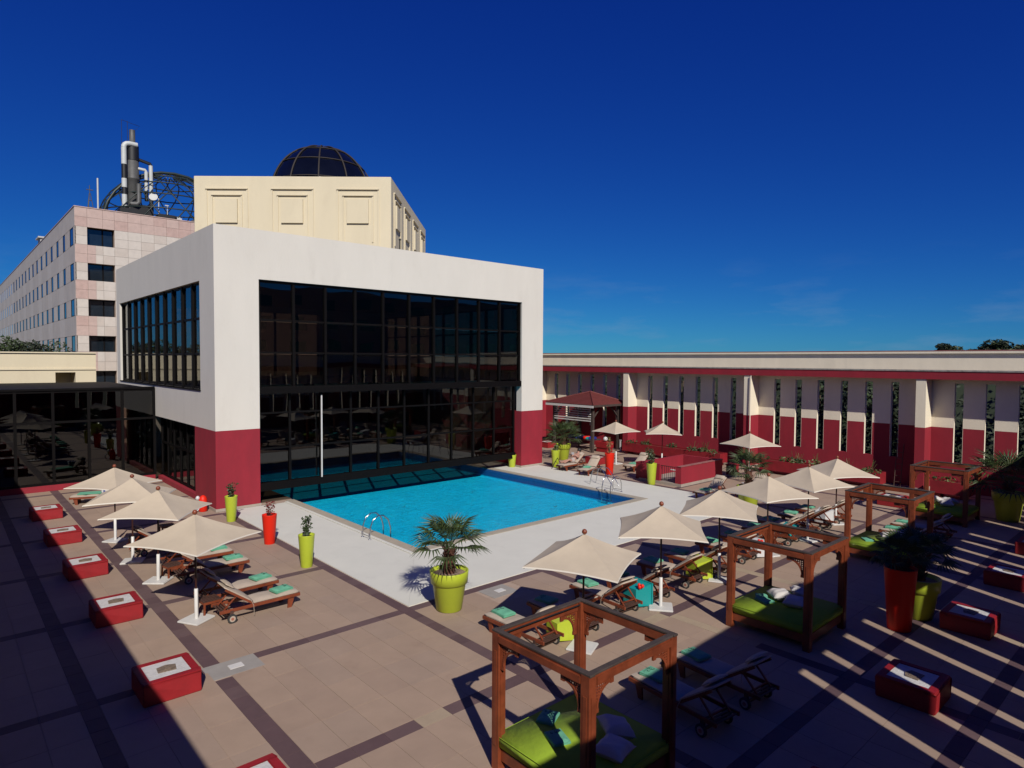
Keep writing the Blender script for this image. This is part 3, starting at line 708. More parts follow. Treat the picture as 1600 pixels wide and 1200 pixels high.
# corner of the building the photograph is taken from, and the west side
t = thing('west_building', (-1.2, 20, 0), 0, 'plain building along the left side of the courtyard that shades its edge', 'building')
b = MB(); b.box(-6, -1.2, -7, 37.6, 0, 5.6); b.build('wall', 'gallery', t, origin=(-1.2, 20, 0))
b = MB(); b.box(-1.2, -.18, -.6, 37.6, 5.6, 6.0); b.build('red_band', 'red', t, origin=(-1.2, 20, 0))
b = MB(); b.box(-6, -1.0, -7, 37.6, 6.0, 6.3); b.build('roof', 'ledge', t, origin=(-1.2, 20, 0))
b = MB(); b.box(-1.2, 4.45, -7, -.35, 0, 6.22); b.build('corner_block', 'gallery', t, origin=(-1.2, 20, 0))
t = thing('opposite_hotel', (50, -26, 0), 0, 'dark shaded hotel wing across the way, mirrored in the glass front', 'building')
oo = (50, -26, 0)
b = MB(); b.box(28, 84, -40, -26, 0, 15.5); b.build('wall', 'stone_pink2', t, origin=oo)
for f_ in range(5):
    for k in range(11):
        b = MB(); x = 30+4.9*k; z = 2.0+2.8*f_; b.box(x, x+1.9, -25.995, -25.97, z, z+1.35); b.build('window', 'winglass', t, origin=oo)
# pipe on the east wall
b = MB(); b.tube([(36.5, 19.15, 0), (36.5, 19.15, 3.0), (36.52, 19.15, 5.57)], .03, 6); tag(b.build('drain_pipe', 'gallery'), 'thin pale drain pipe running down the wall fin behind the far umbrellas', 'pipe')
b = MB()
for y in (11.1, 11.4): b.tube([(36.9, y, 0), (37.3, y, 2.2)], .02, 5)
for k in range(6): b.tube([(36.94+.058*k, 11.1, .25+.3*k), (36.94+.058*k, 11.4, .25+.3*k)], .016, 5)
tag(b.build('wall_ladder', 'teakdark'), 'narrow dark ladder leaning on the far wall beside a fin', 'ladder')

# ------------------------------------------------------------------ vegetation
def leafcloud(b, c, rad, n, size, rng, mi=0, flat=1.0):
    for _ in range(n):
        while True:
            v = Vector((rng.uniform(-1, 1), rng.uniform(-1, 1), rng.uniform(-1, 1)))
            if v.length < 1: break
        v = v.normalized()*(v.length**.5)
        p = Vector(c)+Vector((v.x*rad[0], v.y*rad[1], v.z*rad[2]))
        d = Vector((rng.gauss(0, 1), rng.gauss(0, 1), rng.gauss(0, .7))).normalized(); e = d.cross(Vector((rng.gauss(0, 1), rng.gauss(0, 1), rng.gauss(0, 1)))).normalized()
        s = size*rng.uniform(.6, 1.4)
        b.add([p-d*s*.5, p+e*s*.28, p+d*s*.5, p-e*s*.28], [(0, 1, 2, 3)], mi)
rng = random.Random(11)
# woodland beyond the east wall
b = MB(); b.add([(40.5, -30, -3), (40.5, 60, -3), (46, 60, 5.2), (46, -30, 5.2), (60, 60, 5.5), (60, -30, 5.5), (60, 60, -3), (60, -30, -3)], [(0, 3, 2, 1), (3, 5, 4, 2), (5, 7, 6, 4), (0, 7, 5, 3), (1, 2, 4, 6), (0, 1, 6, 7)])
struct('sky_blocking_bank', b, 'leafd')  # solid bank added to block the bright sky behind the slots
b = MB()
for k in range(120):
    y = rng.uniform(-14, 48); x = rng.uniform(39.8, 45); z = rng.uniform(.0, 5.5)
    leafcloud(b, (x, y, z), (1.6, 1.6, 1.4), 130, .30, rng, 0 if k % 5 else 1)
tag(b.build('shrubbery', ['leafd', 'leaf']), 'dense dark shrubbery growing behind the slotted wall', 'shrubbery', kind='stuff')
b = MB(); 
for k in range(40):
    y = rng.uniform(-10, 45); x = rng.uniform(39.5, 41.5); b.tube([(x, y, -2), (x+rng.uniform(-.3, .3), y+rng.uniform(-.4, .4), 5)], [.08, .04], 5)
tag(b.build('thicket_stems', 'bark2'), 'thin trunks standing in the shrubbery behind the slotted wall', 'stems', kind='stuff')
def far_tree(x, y, z, r, label):
    t = thing('pine_tree', (x, y, -3), 0, label, 'tree', 'tree tops beyond the far wall')
    b = MB(); b.tube([(0, 0, 0), (.2, .1, z-r*.2+3)], [.3, .14], 7)
    for k in range(5):
        a = k*1.3; b.tube([(.15, .08, z+3-r*.9), (r*.6*math.cos(a), r*.6*math.sin(a), z+3-r*.1)], [.1, .04], 5)
    b.build('trunk', 'bark2', t)
    b = MB()
    for k in range(9):
        a = rng.uniform(0, 6.28); q = rng.uniform(.1, .75)*r
        leafcloud(b, (q*math.cos(a), q*math.sin(a), z+3+rng.uniform(-.25, .3)*r), (r*.42, r*.42, r*.25), 170, .22, rng, k % 2)
    b.build('crown', ['leafd', 'leaf'], t)
def far_xy(u, X): # pixel column -> y on plane X
    d = fw+rt*((u-800)/1005.2); return X*d.y/d.x
for u, X, z, r, lab in ((1480, 66, 7.85, 1.5, 'rounded dark tree top, taller of two over the far wall at the right'), (1553, 62, 8.0, 1.6, 'broad dark tree top farthest right over the far wall'), (1517, 64, 7.45, 1.0, 'low dark tree top between the two taller ones over the far wall'),
                   (1378, 70, 7.1, 1.0, 'small flat tree top just showing over the far wall'), (1445, 70, 7.3, 1.0, 'small tree top left of the rounded one over the far wall'), (1310, 72, 7.1, .9, 'tiny tree top farthest left over the far wall'), (1590, 64, 7.7, 1.2, 'tree top cut by the right edge of the picture')):
    far_tree(X, far_xy(u, X), z-.3, r*.8, lab)
# hedge on the cream wing
b = MB()
for k in range(26):
    leafcloud(b, (rng.uniform(-2, 7.0), rng.uniform(58.3, 59.3), rng.uniform(6.7, 7.5)), (.9, .6, .55), 150, .2, rng, k % 2)
tag(b.build('roof_hedge', ['leafd', 'leaf']), 'dark bushy hedge in front of the hotel above the cream wall', 'hedge', kind='stuff')

def palm(scale=1.0, trunk_h=.75, nl=24, r=.8, dry=0, seed=1, parent=None, blades=16):
    rg = random.Random(seed)
    b = MB(); pr = []
    for i in range(13):
        z = trunk_h*i/12; rr = (.15-.03*i/12)*(1+.14*(i % 2))
        pr.append((rr, z))
    b.lathe(pr, 12)
    for k in range(46):
        a = rg.uniform(0, 6.28); z = rg.uniform(.05, trunk_h); rr = .13
        b.bar((rr*math.cos(a), rr*math.sin(a), z), ((rr+.07)*math.cos(a), (rr+.07)*math.sin(a), z+.11), .04, .015)
    b.build('trunk', 'bark', parent)
    mes = []
    for var in range(3):
        q = MB(); pl = .42*scale
        q.tube([(0, 0, 0), (pl*.5, 0, .03), (pl, 0, 0)], [.012, .010, .007], 4)
        for i in range(blades):
            a = R(-88+176*i/(blades-1)); ln = r*.62*(1-.18*abs(a)/2)*rg.uniform(.9, 1.08); w = .024
            d = Vector((math.cos(a), math.sin(a), 0)); s_ = Vector((-d.y, d.x, 0)); o = Vector((pl, 0, 0))
            dr = rg.uniform(.06, .22)
            p1 = o+d*ln*.55+Vector((0, 0, .05)); p2 = o+d*ln+Vector((0, 0, -dr*ln))
            q.add([o, p1-s_*w+Vector((0, 0, .02)), p1, p1+s_*w+Vector((0, 0, .02)), p2], [(0, 1, 2), (0, 2, 3), (1, 4, 2), (2, 4, 3)])
        mes.append(q.mesh('frond_mesh', 'palm'))
    for k in range(nl):
        f = k/nl; a = k*2.4; el = 1.35-1.62*f**.9
        link('frond', mes[k % 3], parent, loc=(.05*math.cos(a), .05*math.sin(a), trunk_h+.12*(1-f)), rot=(rg.uniform(-.3, .3), -el, a), scale=(1-.2*(f < .15),)*3)

def big_pot(parent, m='lime', H=1.02, soil=True):
    b = MB(); b.lathe([(.30, 0), (.33, .02), (.43, .68*H), (.44, .69*H), (.475, .70*H), (.50, .99*H), (.495, H), (.455, H), (.44, .90*H), (.0, .90*H)], 40, caps=False); b.add([(.3*math.cos(k*math.pi/20), .3*math.sin(k*math.pi/20), 0) for k in range(40)], [tuple(range(40))[::-1]])
    b.build('pot', m, parent)
    if soil:
        b = MB(); b.lathe([(.44, .905*H), (.3, .93*H), (.0, .94*H)], 24, caps=False); b.build('soil', 'soil', parent)
def potted_palm(x, y, label, nl, seed, trunk=.62, r=.95, sc=1.15, wide=1.0, dead=False):
    p = thing('potted_palm', (x, y, 0), 0, label, 'potted palm', 'palms in lime pots'); big_pot(p)
    h = bpy.data.objects.new('palm', None); col.objects.link(h); h.parent = p; h.location = (0, 0, .93)
    palm(sc, trunk, nl, r, 0, seed, h, 15)
    p.scale = (wide,)*3
    return p
potted_palm(9.75, 13.22, 'fan palm in a big lime pot at the near corner of the white deck', 22, 5, .62, 1.0)
potted_palm(26.2, 13.75, 'fan palm in a lime pot standing behind the row of umbrellas on the right', 18, 8, .75, .95)
potted_palm(30.3, 28.7, 'arching palm in a lime pot beside the gazebo', 26, 9, .45, 1.2, 1.6)
potted_palm(18.35, 5.05, 'shaded palm in a lime pot behind the tall red pot', 20, 10, .45, .75)
potted_palm(32.4, 5.8, 'large dark palm in a yellow green pot at the far right in the shade', 28, 12, .3, 1.35, 1.8, 1.15)

def tall_pot(parent, m, H=1.0, r=.24):
    b = MB(); b.lathe([(r*.68, 0), (r*.70, .01), (r*.98, H-.03), (r, H-.01), (r*.99, H), (r*.90, H), (r*.86, H-.08), (0, H-.08)], 32, caps=False)
    b.add([(r*.68*math.cos(k*math.pi/16), r*.68*math.sin(k*math.pi/16), 0) for k in range(32)], [tuple(range(32))[::-1]]); b.build('pot', m, parent)
    b = MB(); b.lathe([(r*.88, H-.075), (0, H-.06)], 20, caps=False); b.build('soil', 'bark', parent)
def shrub(parent, z0, h, kind, seed, spread=.2, n=220, size=.075):
    rg = random.Random(seed); b = MB(); f = MB()
    for k in range(5):
        a = rg.uniform(0, 6.28); p = [Vector((0, 0, z0))]; x = y = 0
        for i in range(1, 5):
            x += rg.uniform(-.2, .4)*spread*math.cos(a); y += rg.uniform(-.2, .4)*spread*math.sin(a); p.append(Vector((x, y, z0+h*i/4*rg.uniform(.8, 1))))
        b.tube(p, [.013, .011, .009, .006, .004], 4)
        for q in p[1:]:
            leafcloud(f, q, (spread*.5, spread*.5, h*.14), n//20, size, rg, 0)
    b.build('stem', 'bark2', parent); f.build('foliage', kind, parent)
P_ = [(8.63, 26.15, 'lime', 1.0, .24, 'leaf', .55, 'tall lime pot with a sparse shrub against the left red pillar'),
      (8.57, 22.1, 'orange', 1.02, .25, 'leafred', .5, 'scarlet pot with a red leaved plant between two lime pots on the left'),
      (8.46, 18.87, 'lime', 1.0, .25, 'leaf', .62, 'tall lime pot with a shrub nearest on the left deck edge'),
      (27.84, 27.0, 'lime', 1.02, .27, 'leafl', .35, 'tall lime pot beside the right red pillar, in front of a wider pot'),
      (28.3, 23.2, 'orange', 1.2, .28, 'palmdry', .9, 'tall scarlet pot with a dry brown plant beside the far loungers'),
      (27.7, 19.9, 'lime', 1.1, .27, 'leaf', .8, 'tall lime pot with a bushy plant beside the red stair enclosure'),
      (17.15, 5.1, 'orange', 1.5, .36, 'leafd', .5, 'very tall scarlet pot in the shade in front of the lime palm pot')]
for i, (x, y, m, H_, r_, lf, ph, lab) in enumerate(P_):
    t = thing('tall_planter', (x, y, 0), 0, lab, 'potted plant', 'tall tapered pots'); tall_pot(t, m, H_, r_)
    if i == 6:
        h = bpy.data.objects.new('palm', None); col.objects.link(h); h.parent = t; h.location = (0, 0, H_-.1); palm(.8, .25, 20, .62, 0, 21, h, 14)
    else: shrub(t, H_-.07, ph, lf, 30+i, .22 if i != 5 else .35, 260 if i not in (1, 4) else 110, .085 if i < 3 else .11)
t = thing('tall_planter', (25.75, 28.6, 0), 0, 'lime pot standing under the glass front next to the right red pillar', 'pot', 'tall tapered pots'); tall_pot(t, 'lime', .75, .26)

# ------------------------------------------------------------------ red planters with white tops (rows)
def mk_planter():
    t = thing('red_planter', (0, 0, 0), 0, '', 'planter', 'square red planters with white tops')
    b = MB(); w, H_ = .50, .42
    b.box(-w, w, -w, w, 0, H_-.06)
    for q in ((-w, w, -w, -w+.14), (-w, w, w-.14, w), (-w, -w+.14, -w+.14, w-.14), (w-.14, w, -w+.14, w-.14)): b.box(*q, H_-.06, H_)
    b.build('body', 'planterred', t, bevel=.018, seg=2)
    b = MB(); b.box(-w+.141, w-.141, -w+.141, w-.141, H_-.059, H_-.012); b.build('white_top', 'gravelwhite', t)
    b = MB(); b.prism([(-.17, -.12), (.14, -.15), (.18, .08), (.02, .15), (-.15, .1)], H_-.011, H_+.004); b.prism([(-.1, -.07), (.09, -.08), (.1, .05), (-.08, .06)], H_+.004, H_+.012); b.build('drain_plate', 'drain', t)
    return t
pp = Proto(mk_planter)
names_w = ['nearest red planter at the bottom edge of the picture', 'second nearest red planter on the left shadow line', 'third red planter along the left shadow line', 'fourth red planter along the left shadow line',
           'fifth red planter along the left shadow line, partly shaded', 'farthest red planter on the left near the glass wing']
for i, y in enumerate((9.05, 13.55, 18.2, 22.5, 27.0, 31.5)): pp.place(3.23, y, R(random.uniform(-1, 1)), names_w[i])
for x, y, lab in ((9.1, 3.45, 'red planter in the near right shade at the bottom edge'), (13.85, 3.85, 'red planter with sun striping its white top in the right foreground shade'),
               (18.45, 3.97, 'red planter standing right of the tall scarlet pot in the shade'), (23.0, 4.05, 'long looking dark red planter at the right edge in the shade'), (27.4, 4.1, 'farthest shaded red planter at the right edge'),
               (32.0, 9.9, 'red planter with white top seen through the third daybed frame'), (33.8, 33.6, 'red planter at the left post of the gazebo'), (30.7, 26.2, 'dark red planter at the right post of the gazebo')):
    pp.place(x, y, 0, lab)

# ------------------------------------------------------------------ umbrellas
def mk_umb():
    t = thing('umbrella', (0, 0, 0), 0, '', 'umbrella', 'square beige umbrellas on white bases')
    b = MB(); s = 1.05; apex = 2.62; ez = 2.03; N_ = 10
    for k in range(4):
        c0 = Vector((s*(1 if k in (0, 3) else -1), s*(1 if k in (0, 1) else -1), ez)); k1 = (k+1) % 4
        c1 = Vector((s*(1 if k1 in (0, 3) else -1), s*(1 if k1 in (0, 1) else -1), ez)); A = Vector((0, 0, apex))
        vs = []; fs = []
        for i in range(N_+1):
            f = i/N_
            for j in range(N_+1):
                g_ = j/N_; p = A.lerp(c0.lerp(c1, g_), f)
                m_ = (1-(2*g_-1)**2)
                p.x *= 1-.045*m_*f; p.y *= 1-.045*m_*f; p.z += -.05*m_*f*(1-f)*2+.035*m_*f*f
                p.z += -.035*math.sin(math.pi*f)
                vs.append(p)
        for i in range(N_):
            for j in range(N_): fs.append((i*(N_+1)+j, (i+1)*(N_+1)+j, (i+1)*(N_+1)+j+1, i*(N_+1)+j+1))
        b.add(vs, fs, 0, True)
        hv = vs[-(N_+1):]
        for j in range(N_): b.add([hv[j]+Vector((0, 0, .004)), hv[j+1]+Vector((0, 0, .004)), hv[j+1]*1.012-Vector((0, 0, .05)), hv[j]*1.012-Vector((0, 0, .05))], [(0, 1, 2, 3)], 1)
    b.build('canopy', ['canvas', 'canvashem'], t)
    b = MB(); b.tube([(0, 0, .75), (0, 0, 2.6)], .024, 10); b.build('pole', 'pole', t)
    for k in range(4):
        a = R(45+90*k); b = MB(); b.bar((.03*math.cos(a), .03*math.sin(a), 2.52), (1.47*math.cos(a), 1.47*math.sin(a), 2.0), .022, .03); b.bar((.03*math.cos(a), .03*math.sin(a), 2.0), (.72*math.cos(a), .72*math.sin(a), 2.24), .018, .022); b.build('rib', 'pole', t)
    b = MB(); b.lathe([(.03, 0), (.055, .02), (.06, .06), (.045, .095), (.01, .115)], 14, (0, 0, 2.62)); b.build('finial', 'teak', t)
    b = MB(); b.box(-.3, .3, -.3, .3, .0, .05); b.build('base_plate', 'whitemetal', t, bevel=.015, seg=2)
    b = MB(); b.lathe([(.045, .05), (.045, .78), (.03, .79)], 14); b.build('sleeve', 'whitemetal', t)
    b = MB(); b.tube([(.045, 0, .7), (.11, 0, .7)], .012, 6); b.build('clamp_knob', 'black', t)
    return t
pu = Proto(mk_umb)
def rot_from(corners):
    # average heading of the corner rays
    best = 0; c0 = corners
    return best
UM = [(4.67, 16.72, 30, 'beige umbrella nearest on the left, over the front pair of loungers'), (4.68, 20.38, 50, 'second beige umbrella in the left row, its rear panels paler'),
      (4.55, 22.9, 66, 'third beige umbrella in the left row, partly hidden'), (4.62, 25.9, 37, 'farthest beige umbrella of the left row near the glass wing'),
      (10.65, 9.45, 24, 'beige umbrella nearest the big palm pot, first of the right row'), (13.93, 9.67, 37, 'second beige umbrella of the right row, beside the teal bin'),
      (17.0, 9.78, 27, 'third beige umbrella of the right row, above the lime bin'), (20.42, 10.03, 70, 'fourth beige umbrella of the right row, in front of the far palm'),
      (23.2, 9.9, 74, 'fifth beige umbrella of the right row'), (26.5, 10.22, 56, 'last beige umbrella of the right row, behind the third daybed'),
      (31.5, 25.3, 82, 'far beige umbrella standing next to the gazebo'), (32.9, 22.9, 40, 'far beige umbrella in front of the long planter, on a dark pole'), (31.7, 16.6, 72, 'far beige umbrella behind the red stair enclosure')]
for x, y, a, lab in UM: o_ = pu.place(x, y, R(a), lab); o_.scale = (1+random.uniform(-.02, .02), 1+random.uniform(-.02, .02), 1+random.uniform(-.02, .02)); o_.rotation_euler[0] = R(random.uniform(-.7, .7)); o_.rotation_euler[1] = R(random.uniform(-.7, .7))

# ------------------------------------------------------------------ loungers
def cushion_mesh(b, x0, x1, T_=None, secs=1, th=.075, w=.29):
    nx, ny = 6*secs, 6; T_ = T_ or Matrix.Identity(4)
    top = []; 
    for i in range(nx+1):
        for j in range(ny+1):
            fx, fy = i/nx, j/ny; sx = abs(math.sin(math.pi*fx*secs))**.4 if secs else 1
            sy = (1-(2*fy-1)**6); z = th*(.45+.55*min(1, sx)*sy) if 0 < j < ny else th*.35
            top.append(T_ @ Vector((x0+(x1-x0)*fx, -w+2*w*fy, z)))
    n = len(top); bot = [T_ @ Vector((x0+(x1-x0)*(i/nx), -w+2*w*(j/ny), 0)) for i in range(nx+1) for j in range(ny+1)]
    fs = [(i*(ny+1)+j, (i+1)*(ny+1)+j, (i+1)*(ny+1)+j+1, i*(ny+1)+j+1) for i in range(nx) for j in range(ny)]
    b.add(top, fs, 0, True)
    ed = [(i, 0) for i in range(nx+1)]+[(nx, j) for j in range(1, ny+1)]+[(i, ny) for i in range(nx-1, -1, -1)]+[(0, j) for j in range(ny-1, 0, -1)]
    ids = [i*(ny+1)+j for i, j in ed]; vs = [top[k] for k in ids]+[bot[k] for k in ids]; m = len(ids)
    b.add(vs, [(k, m+k, m+(k+1) % m, (k+1) % m) for k in range(m)], 0, True)
BACK = R(36)
def mk_lounger():
    t = thing('sun_lounger', (0, 0, 0), 0, '', 'sun lounger', 'teak sun loungers with beige cushions')
    for s in (-1, 1):
        b = MB(); b.box(-1.0, 1.0, s*.32-.018, s*.32+.018, .26, .34); b.build('side_rail', 'teak', t, bevel=.006)
    b = MB()
    for i in range(30):
        x = -.97+i*.0665
        if x > -.22: b.box(x, x+.045, -.30, .30, .325, .34)
    for y in (-.2, .17): b.box(-.21, .97, y, y+.03, .31, .3255)
    b.build('slat_panel', 'teakdark', t)
    for i in range(4):
        b = MB(); b.box(-.97+.07*i, -.93+.07*i, -.30, .30, .29, .305); b.build('rear_slat', 'teakdark', t)
    for s in (-1, 1):
        b = MB(); b.prism([(.68, 0), (.78, 0), (.86, .26), (.70, .26)], -.02, .02, T=Matrix.Translation((0, s*.28, 0)) @ Matrix.Rotation(R(90), 4, 'X')); b.build('leg', 'teak', t)
    for s in (-1, 1):
        b = MB(); T_ = Matrix.Translation((-.72, s*.36, .11)) @ Matrix.Rotation(R(90), 4, 'X')
        def ring(r0, r1, hh, mi):
            n = 18; 
            vs = [T_ @ Vector((r0*math.cos(2*math.pi*k/n), r0*math.sin(2*math.pi*k/n), z)) for z in (-hh, hh) for k in range(n)]
            b.add(vs, [tuple(range(n))[::-1], tuple(range(n, 2*n))]+[(k, (k+1) % n, n+(k+1) % n, n+k) for k in range(n)], mi)
        ring(.11, 0, .022, 0); ring(.07, 0, .026, 1); ring(.035, 0, .030, 2)
        b.build('wheel', ['rubber', 'cushion', 'hub'], t)
    b = MB(); b.box(-.74, -.70, -.34, .34, .09, .13); b.box(-.76, -.68, -.34, -.30, .1, .3); b.box(-.76, -.68, .30, .34, .1, .3); b.build('axle', 'teakdark', t)
    P = Vector((-.2, 0, .345)); u = Vector((-math.cos(BACK), 0, math.sin(BACK)))
    b = MB()
    for s in (-1, 1): b.bar(P+Vector((0, s*.27, 0)), P+u*.80+Vector((0, s*.27, 0)), .035, .05)
    for i in range(10):
        q = P+u*(.06+.078*i); b.bar(q+Vector((0, -.29, .03)), q+Vector((0, .29, .03)), .05, .014, up=u.cross(Vector((0, 1, 0))))
    b.build('backrest', 'teak', t)
    b = MB()
    q = P+u*.48
    for s in (-1, 1): b.bar(q+Vector((0, s*.23, -.03)), (-.88, s*.23, .31), .03, .03)
    b.bar((-.80, -.24, .36), (-.80, .24, .36), .025, .025); b.build('prop', 'teak', t)
    b = MB(); cushion_mesh(b, -.18, .98, Matrix.Translation((0, 0, .342)), 2); b.build('cushion', 'cushion', t)
    b = MB(); Tb = Matrix.Translation(P+Vector((.0, 0, .035))) @ Matrix.Rotation(BACK, 4, 'Y') @ Matrix.Rotation(math.pi, 4, 'Z')
    cushion_mesh(b, 0.02, .83, Tb, 1); b.build('back_cushion', 'cushion', t)
    b = MB(); Tp = Matrix.Translation(P+u*.58+Vector((.03, 0, .115))) @ Matrix.Rotation(BACK, 4, 'Y') @ Matrix.Rotation(math.pi, 4, 'Z')
    cushion_mesh(b, 0, .22, Tp, 1, .07, .24); b.build('head_pillow', 'cushion', t)
    b = MB()
    for s in (-1, 1): b.tube([P+u*.06+Vector((.0, s*.30, .06)), (-.2, s*.35, .3), (-.19, s*.352, .06)], .006, 4)
    b.build('tie_strap', 'cushion', t)
    return t
pl = Proto(mk_lounger)
def mk_towel():
    t = MB(); n = 8; nx = 10
    top = []
    for i in range(nx+1):
        for j in range(5):
            fx, fy = i/nx, j/4; z = .055*(1-(2*fx-1)**8*.5)*(1-(2*fy-1)**6*.5)+.006*math.sin(fx*9+fy*3)
            top.append((-.17+.34*fx, -.13+.26*fy, z))
    t.add(top, [(i*5+j, (i+1)*5+j, (i+1)*5+j+1, i*5+j+1) for i in range(nx) for j in range(4)], 0, True)
    t.box(-.17, .17, -.13, .13, 0, .022); t.box(-.165, .168, -.127, .127, .026, .036)
    root = thing('folded_towel', (0, 0, 0), 0, '', 'towel', 'folded mint green towels')
    t.build('cloth', 'towel', root)
    k = MB(); k.tube([(.06+.02*math.cos(a), -.03+.02*math.sin(a), .0625) for a in [i*.6 for i in range(9)]], .003, 4); k.tube([(.05+.025*i, .0+.015*math.sin(i*2.2), .0625) for i in range(5)], .003, 4); k.tube([(.08, .03+.02*math.sin(a), .0625+.0*a) if 0 else (.07+.018*math.cos(a), .055+.018*math.sin(a), .0620) for a in [i*.6 for i in range(8)]], .003, 4)
    k.build('emblem', 'ink', root)
    return root
pt = Proto(mk_towel)
def lounger(x, y, rz, lab, towel='mint green folded towel at the foot of ', tx=.62, side=0, tr=None):
    a = R(rz); pl.place(x, y, a, lab)
    if towel:
        tl = 'mint towel on the '+lab.split(',')[0]+(' of the two' if lab.endswith('left one') else '')
        pt.place(x+tx*math.cos(a)-side*math.sin(a), y+tx*math.sin(a)+side*math.cos(a), a+R(random.uniform(-10, 10) if tr is None else tr), tl, z=.415, scale=1.4)
lounger(5.98, 16.3, 0, 'front lounger of the nearest left pair, wheel towards the viewer', side=-.02)
lounger(5.93, 17.55, 2, 'rear lounger of the nearest left pair')
lounger(5.98, 19.9, 0, 'front lounger under the second left umbrella')
lounger(5.95, 21.2, -2, 'rear lounger under the second left umbrella')
lounger(5.6, 23.7, 8, 'lounger in shadow under the third left umbrella')
XR = [9.95, 11.25, 12.95, 14.3, 16.0, 17.35, 19.25, 20.65, 22.3, 23.75, 25.2, 26.75]
lr = ['first lounger of the right row, nearest the big palm pot', 'second lounger of the right row, in umbrella shade', 'third lounger of the right row, left of the teal bin', 'fourth lounger of the right row, its cushion in shade',
      'fifth lounger of the right row, left of the lime bin', 'sixth lounger of the right row, in shade', 'seventh lounger of the right row, behind the second daybed', 'eighth lounger of the right row', 'ninth lounger of the right row',
      'tenth lounger of the right row, in shade', 'eleventh lounger of the right row, left of a white bin', 'last lounger of the right row, behind the third daybed']
for i, x in enumerate(XR): lounger(x, 10.62+.02*i+random.uniform(-.05, .08), 90+random.uniform(-4, 4), lr[i], tr=random.uniform(-18, 18))
lounger(10.05, 6.5, 84, 'shaded lounger just right of the front daybed, nearer of the pair', tr=8)
lounger(11.4, 6.45, 86, 'shaded lounger of the front pair, farther from the daybed', tr=-6)
lounger(25.7, 7.3, 88, 'shaded lounger between the third and fourth daybeds, left one'); lounger(27.05, 7.35, 92, 'shaded lounger between the third and fourth daybeds, right one')
lounger(27.9, 25.75, 183, 'far lounger with a person lying on it beside the wide lime pot', towel=None)
lounger(27.6, 24.05, 196, 'empty far lounger left of the scarlet pot', tx=.35)
lounger(30.7, 23.1, 185, 'lone far lounger beside the red stair enclosure', tx=.35)
lounger(27.2, 16.15, 178, 'far lounger in front of the stair enclosure wall', tx=.45)
lounger(28.9, 14.9, 182, 'far lounger half hidden by the palm trunk', towel=None)
lounger(5.3, 33.4, 160, 'lounger spread with a bright green towel near the glass wing', towel=None)
# extra cloth on that lounger
b = MB(); b.box(-.5, .6, -.28, .28, 0, .02); 
o = b.build('beach_towel', 'towel'); o.location = (5.2, 33.5, .43); o.rotation_euler = (0, 0, R(160)); tag(o, 'bright green beach towel spread on the lounger by the glass wing', 'towel')
for i, (x, y) in enumerate(((5.6, 33.1), (6.0, 33.2))):
    t = thing('striped_bag', (x, y, .47), R(30*i), ('left' if i == 0 else 'right')+' blue and white striped cushion on the green towel by the glass wing', 'cushion')
    for k in range(6):
        b = MB(); b.box(-.2+.067*k, -.2+.067*k+.064, -.12, .12, 0, .24); b.build('stripe', 'bluestripe' if k % 2 else 'whiteplastic', t, bevel=.02)

# small teak side tables
def mk_stable():
    t = thing('side_table', (0, 0, 0), 0, '', 'side table', 'small slatted teak side tables')
    for i in range(6):
        b = MB(); b.box(-.22+.075*i, -.22+.075*i+.062, -.22, .22, .36, .38); b.build('slat', 'teakdark', t)
    b = MB(); b.box(-.22, .22, -.22, -.19, .30, .358); b.box(-.22, .22, .19, .22, .30, .358); b.box(-.22, -.19, -.189, .189, .30, .358); b.box(.19, .22, -.189, .189, .30, .358); b.build('apron', 'teak', t)
    for sx in (-.2, .2):
        for sy in (-.2, .2):
            b = MB(); b.bar((sx, sy, .3), (sx*1.05, sy*1.05, 0), .04, .04); b.build('leg', 'teak', t)
    return t
ps = Proto(mk_stable)
ps.place(5.05, 16.98, R(5), 'slatted teak table between the nearest left loungers'); ps.place(5.1, 20.55, R(10), 'slatted teak table between the loungers of the second left umbrella')
ps.place(5.0, 24.6, R(-8), 'teak table beside the third left umbrella base'); ps.place(28.3, 15.2, R(12), 'teak table between the two far loungers by the palm'); ps.place(6.2, 25.6, 0, 'teak table under the farthest left umbrella')

# tipped square bins used as tables
def bin_(x, y, rz, m, lab, s=1.0):
    t = thing('tipped_bin', (x, y, 0), R(rz), lab, 'bin', 'square plastic bins tipped on their side between loungers')
    b = MB(); w0, w1, L_ = .20*s, .26*s, .46*s; cz = .27*s
    vs = [(-L_/2, sy*w0, cz+sz*w0) for sy, sz in ((-1, -1), (1, -1), (1, 1), (-1, 1))]+[(L_/2, sy*w1, cz+sz*w1) for sy, sz in ((-1, -1), (1, -1), (1, 1), (-1, 1))]
    vi = [(L_/2, sy*(w1-.03), cz+sz*(w1-.03)) for sy, sz in ((-1, -1), (1, -1), (1, 1), (-1, 1))]+[(-L_/2+.04, sy*(w0-.03), cz+sz*(w0-.03)) for sy, sz in ((-1, -1), (1, -1), (1, 1), (-1, 1))]
    b.add(vs, [(3, 2, 1, 0), (0, 1, 5, 4), (1, 2, 6, 5), (2, 3, 7, 6), (3, 0, 4, 7)])
    b.add(vi, [(4, 5, 6, 7), (0, 1, 5, 4)[::-1], (1, 2, 6, 5)[::-1], (2, 3, 7, 6)[::-1], (3, 0, 4, 7)[::-1]])
    b.build('bin_body', m, t)
    b = MB(); q = w1+.025
    b.box(L_/2, L_/2+.04, -q, q, cz+w1-.03, cz+q); b.box(L_/2, L_/2+.04, -q, q, cz-q+.0, cz-w1+.03); b.box(L_/2, L_/2+.04, -q, -w1+.03, cz-w1+.03, cz+w1-.03); b.box(L_/2, L_/2+.04, w1-.03, q, cz-w1+.03, cz+w1-.03)
    b.build('rim', m, t)
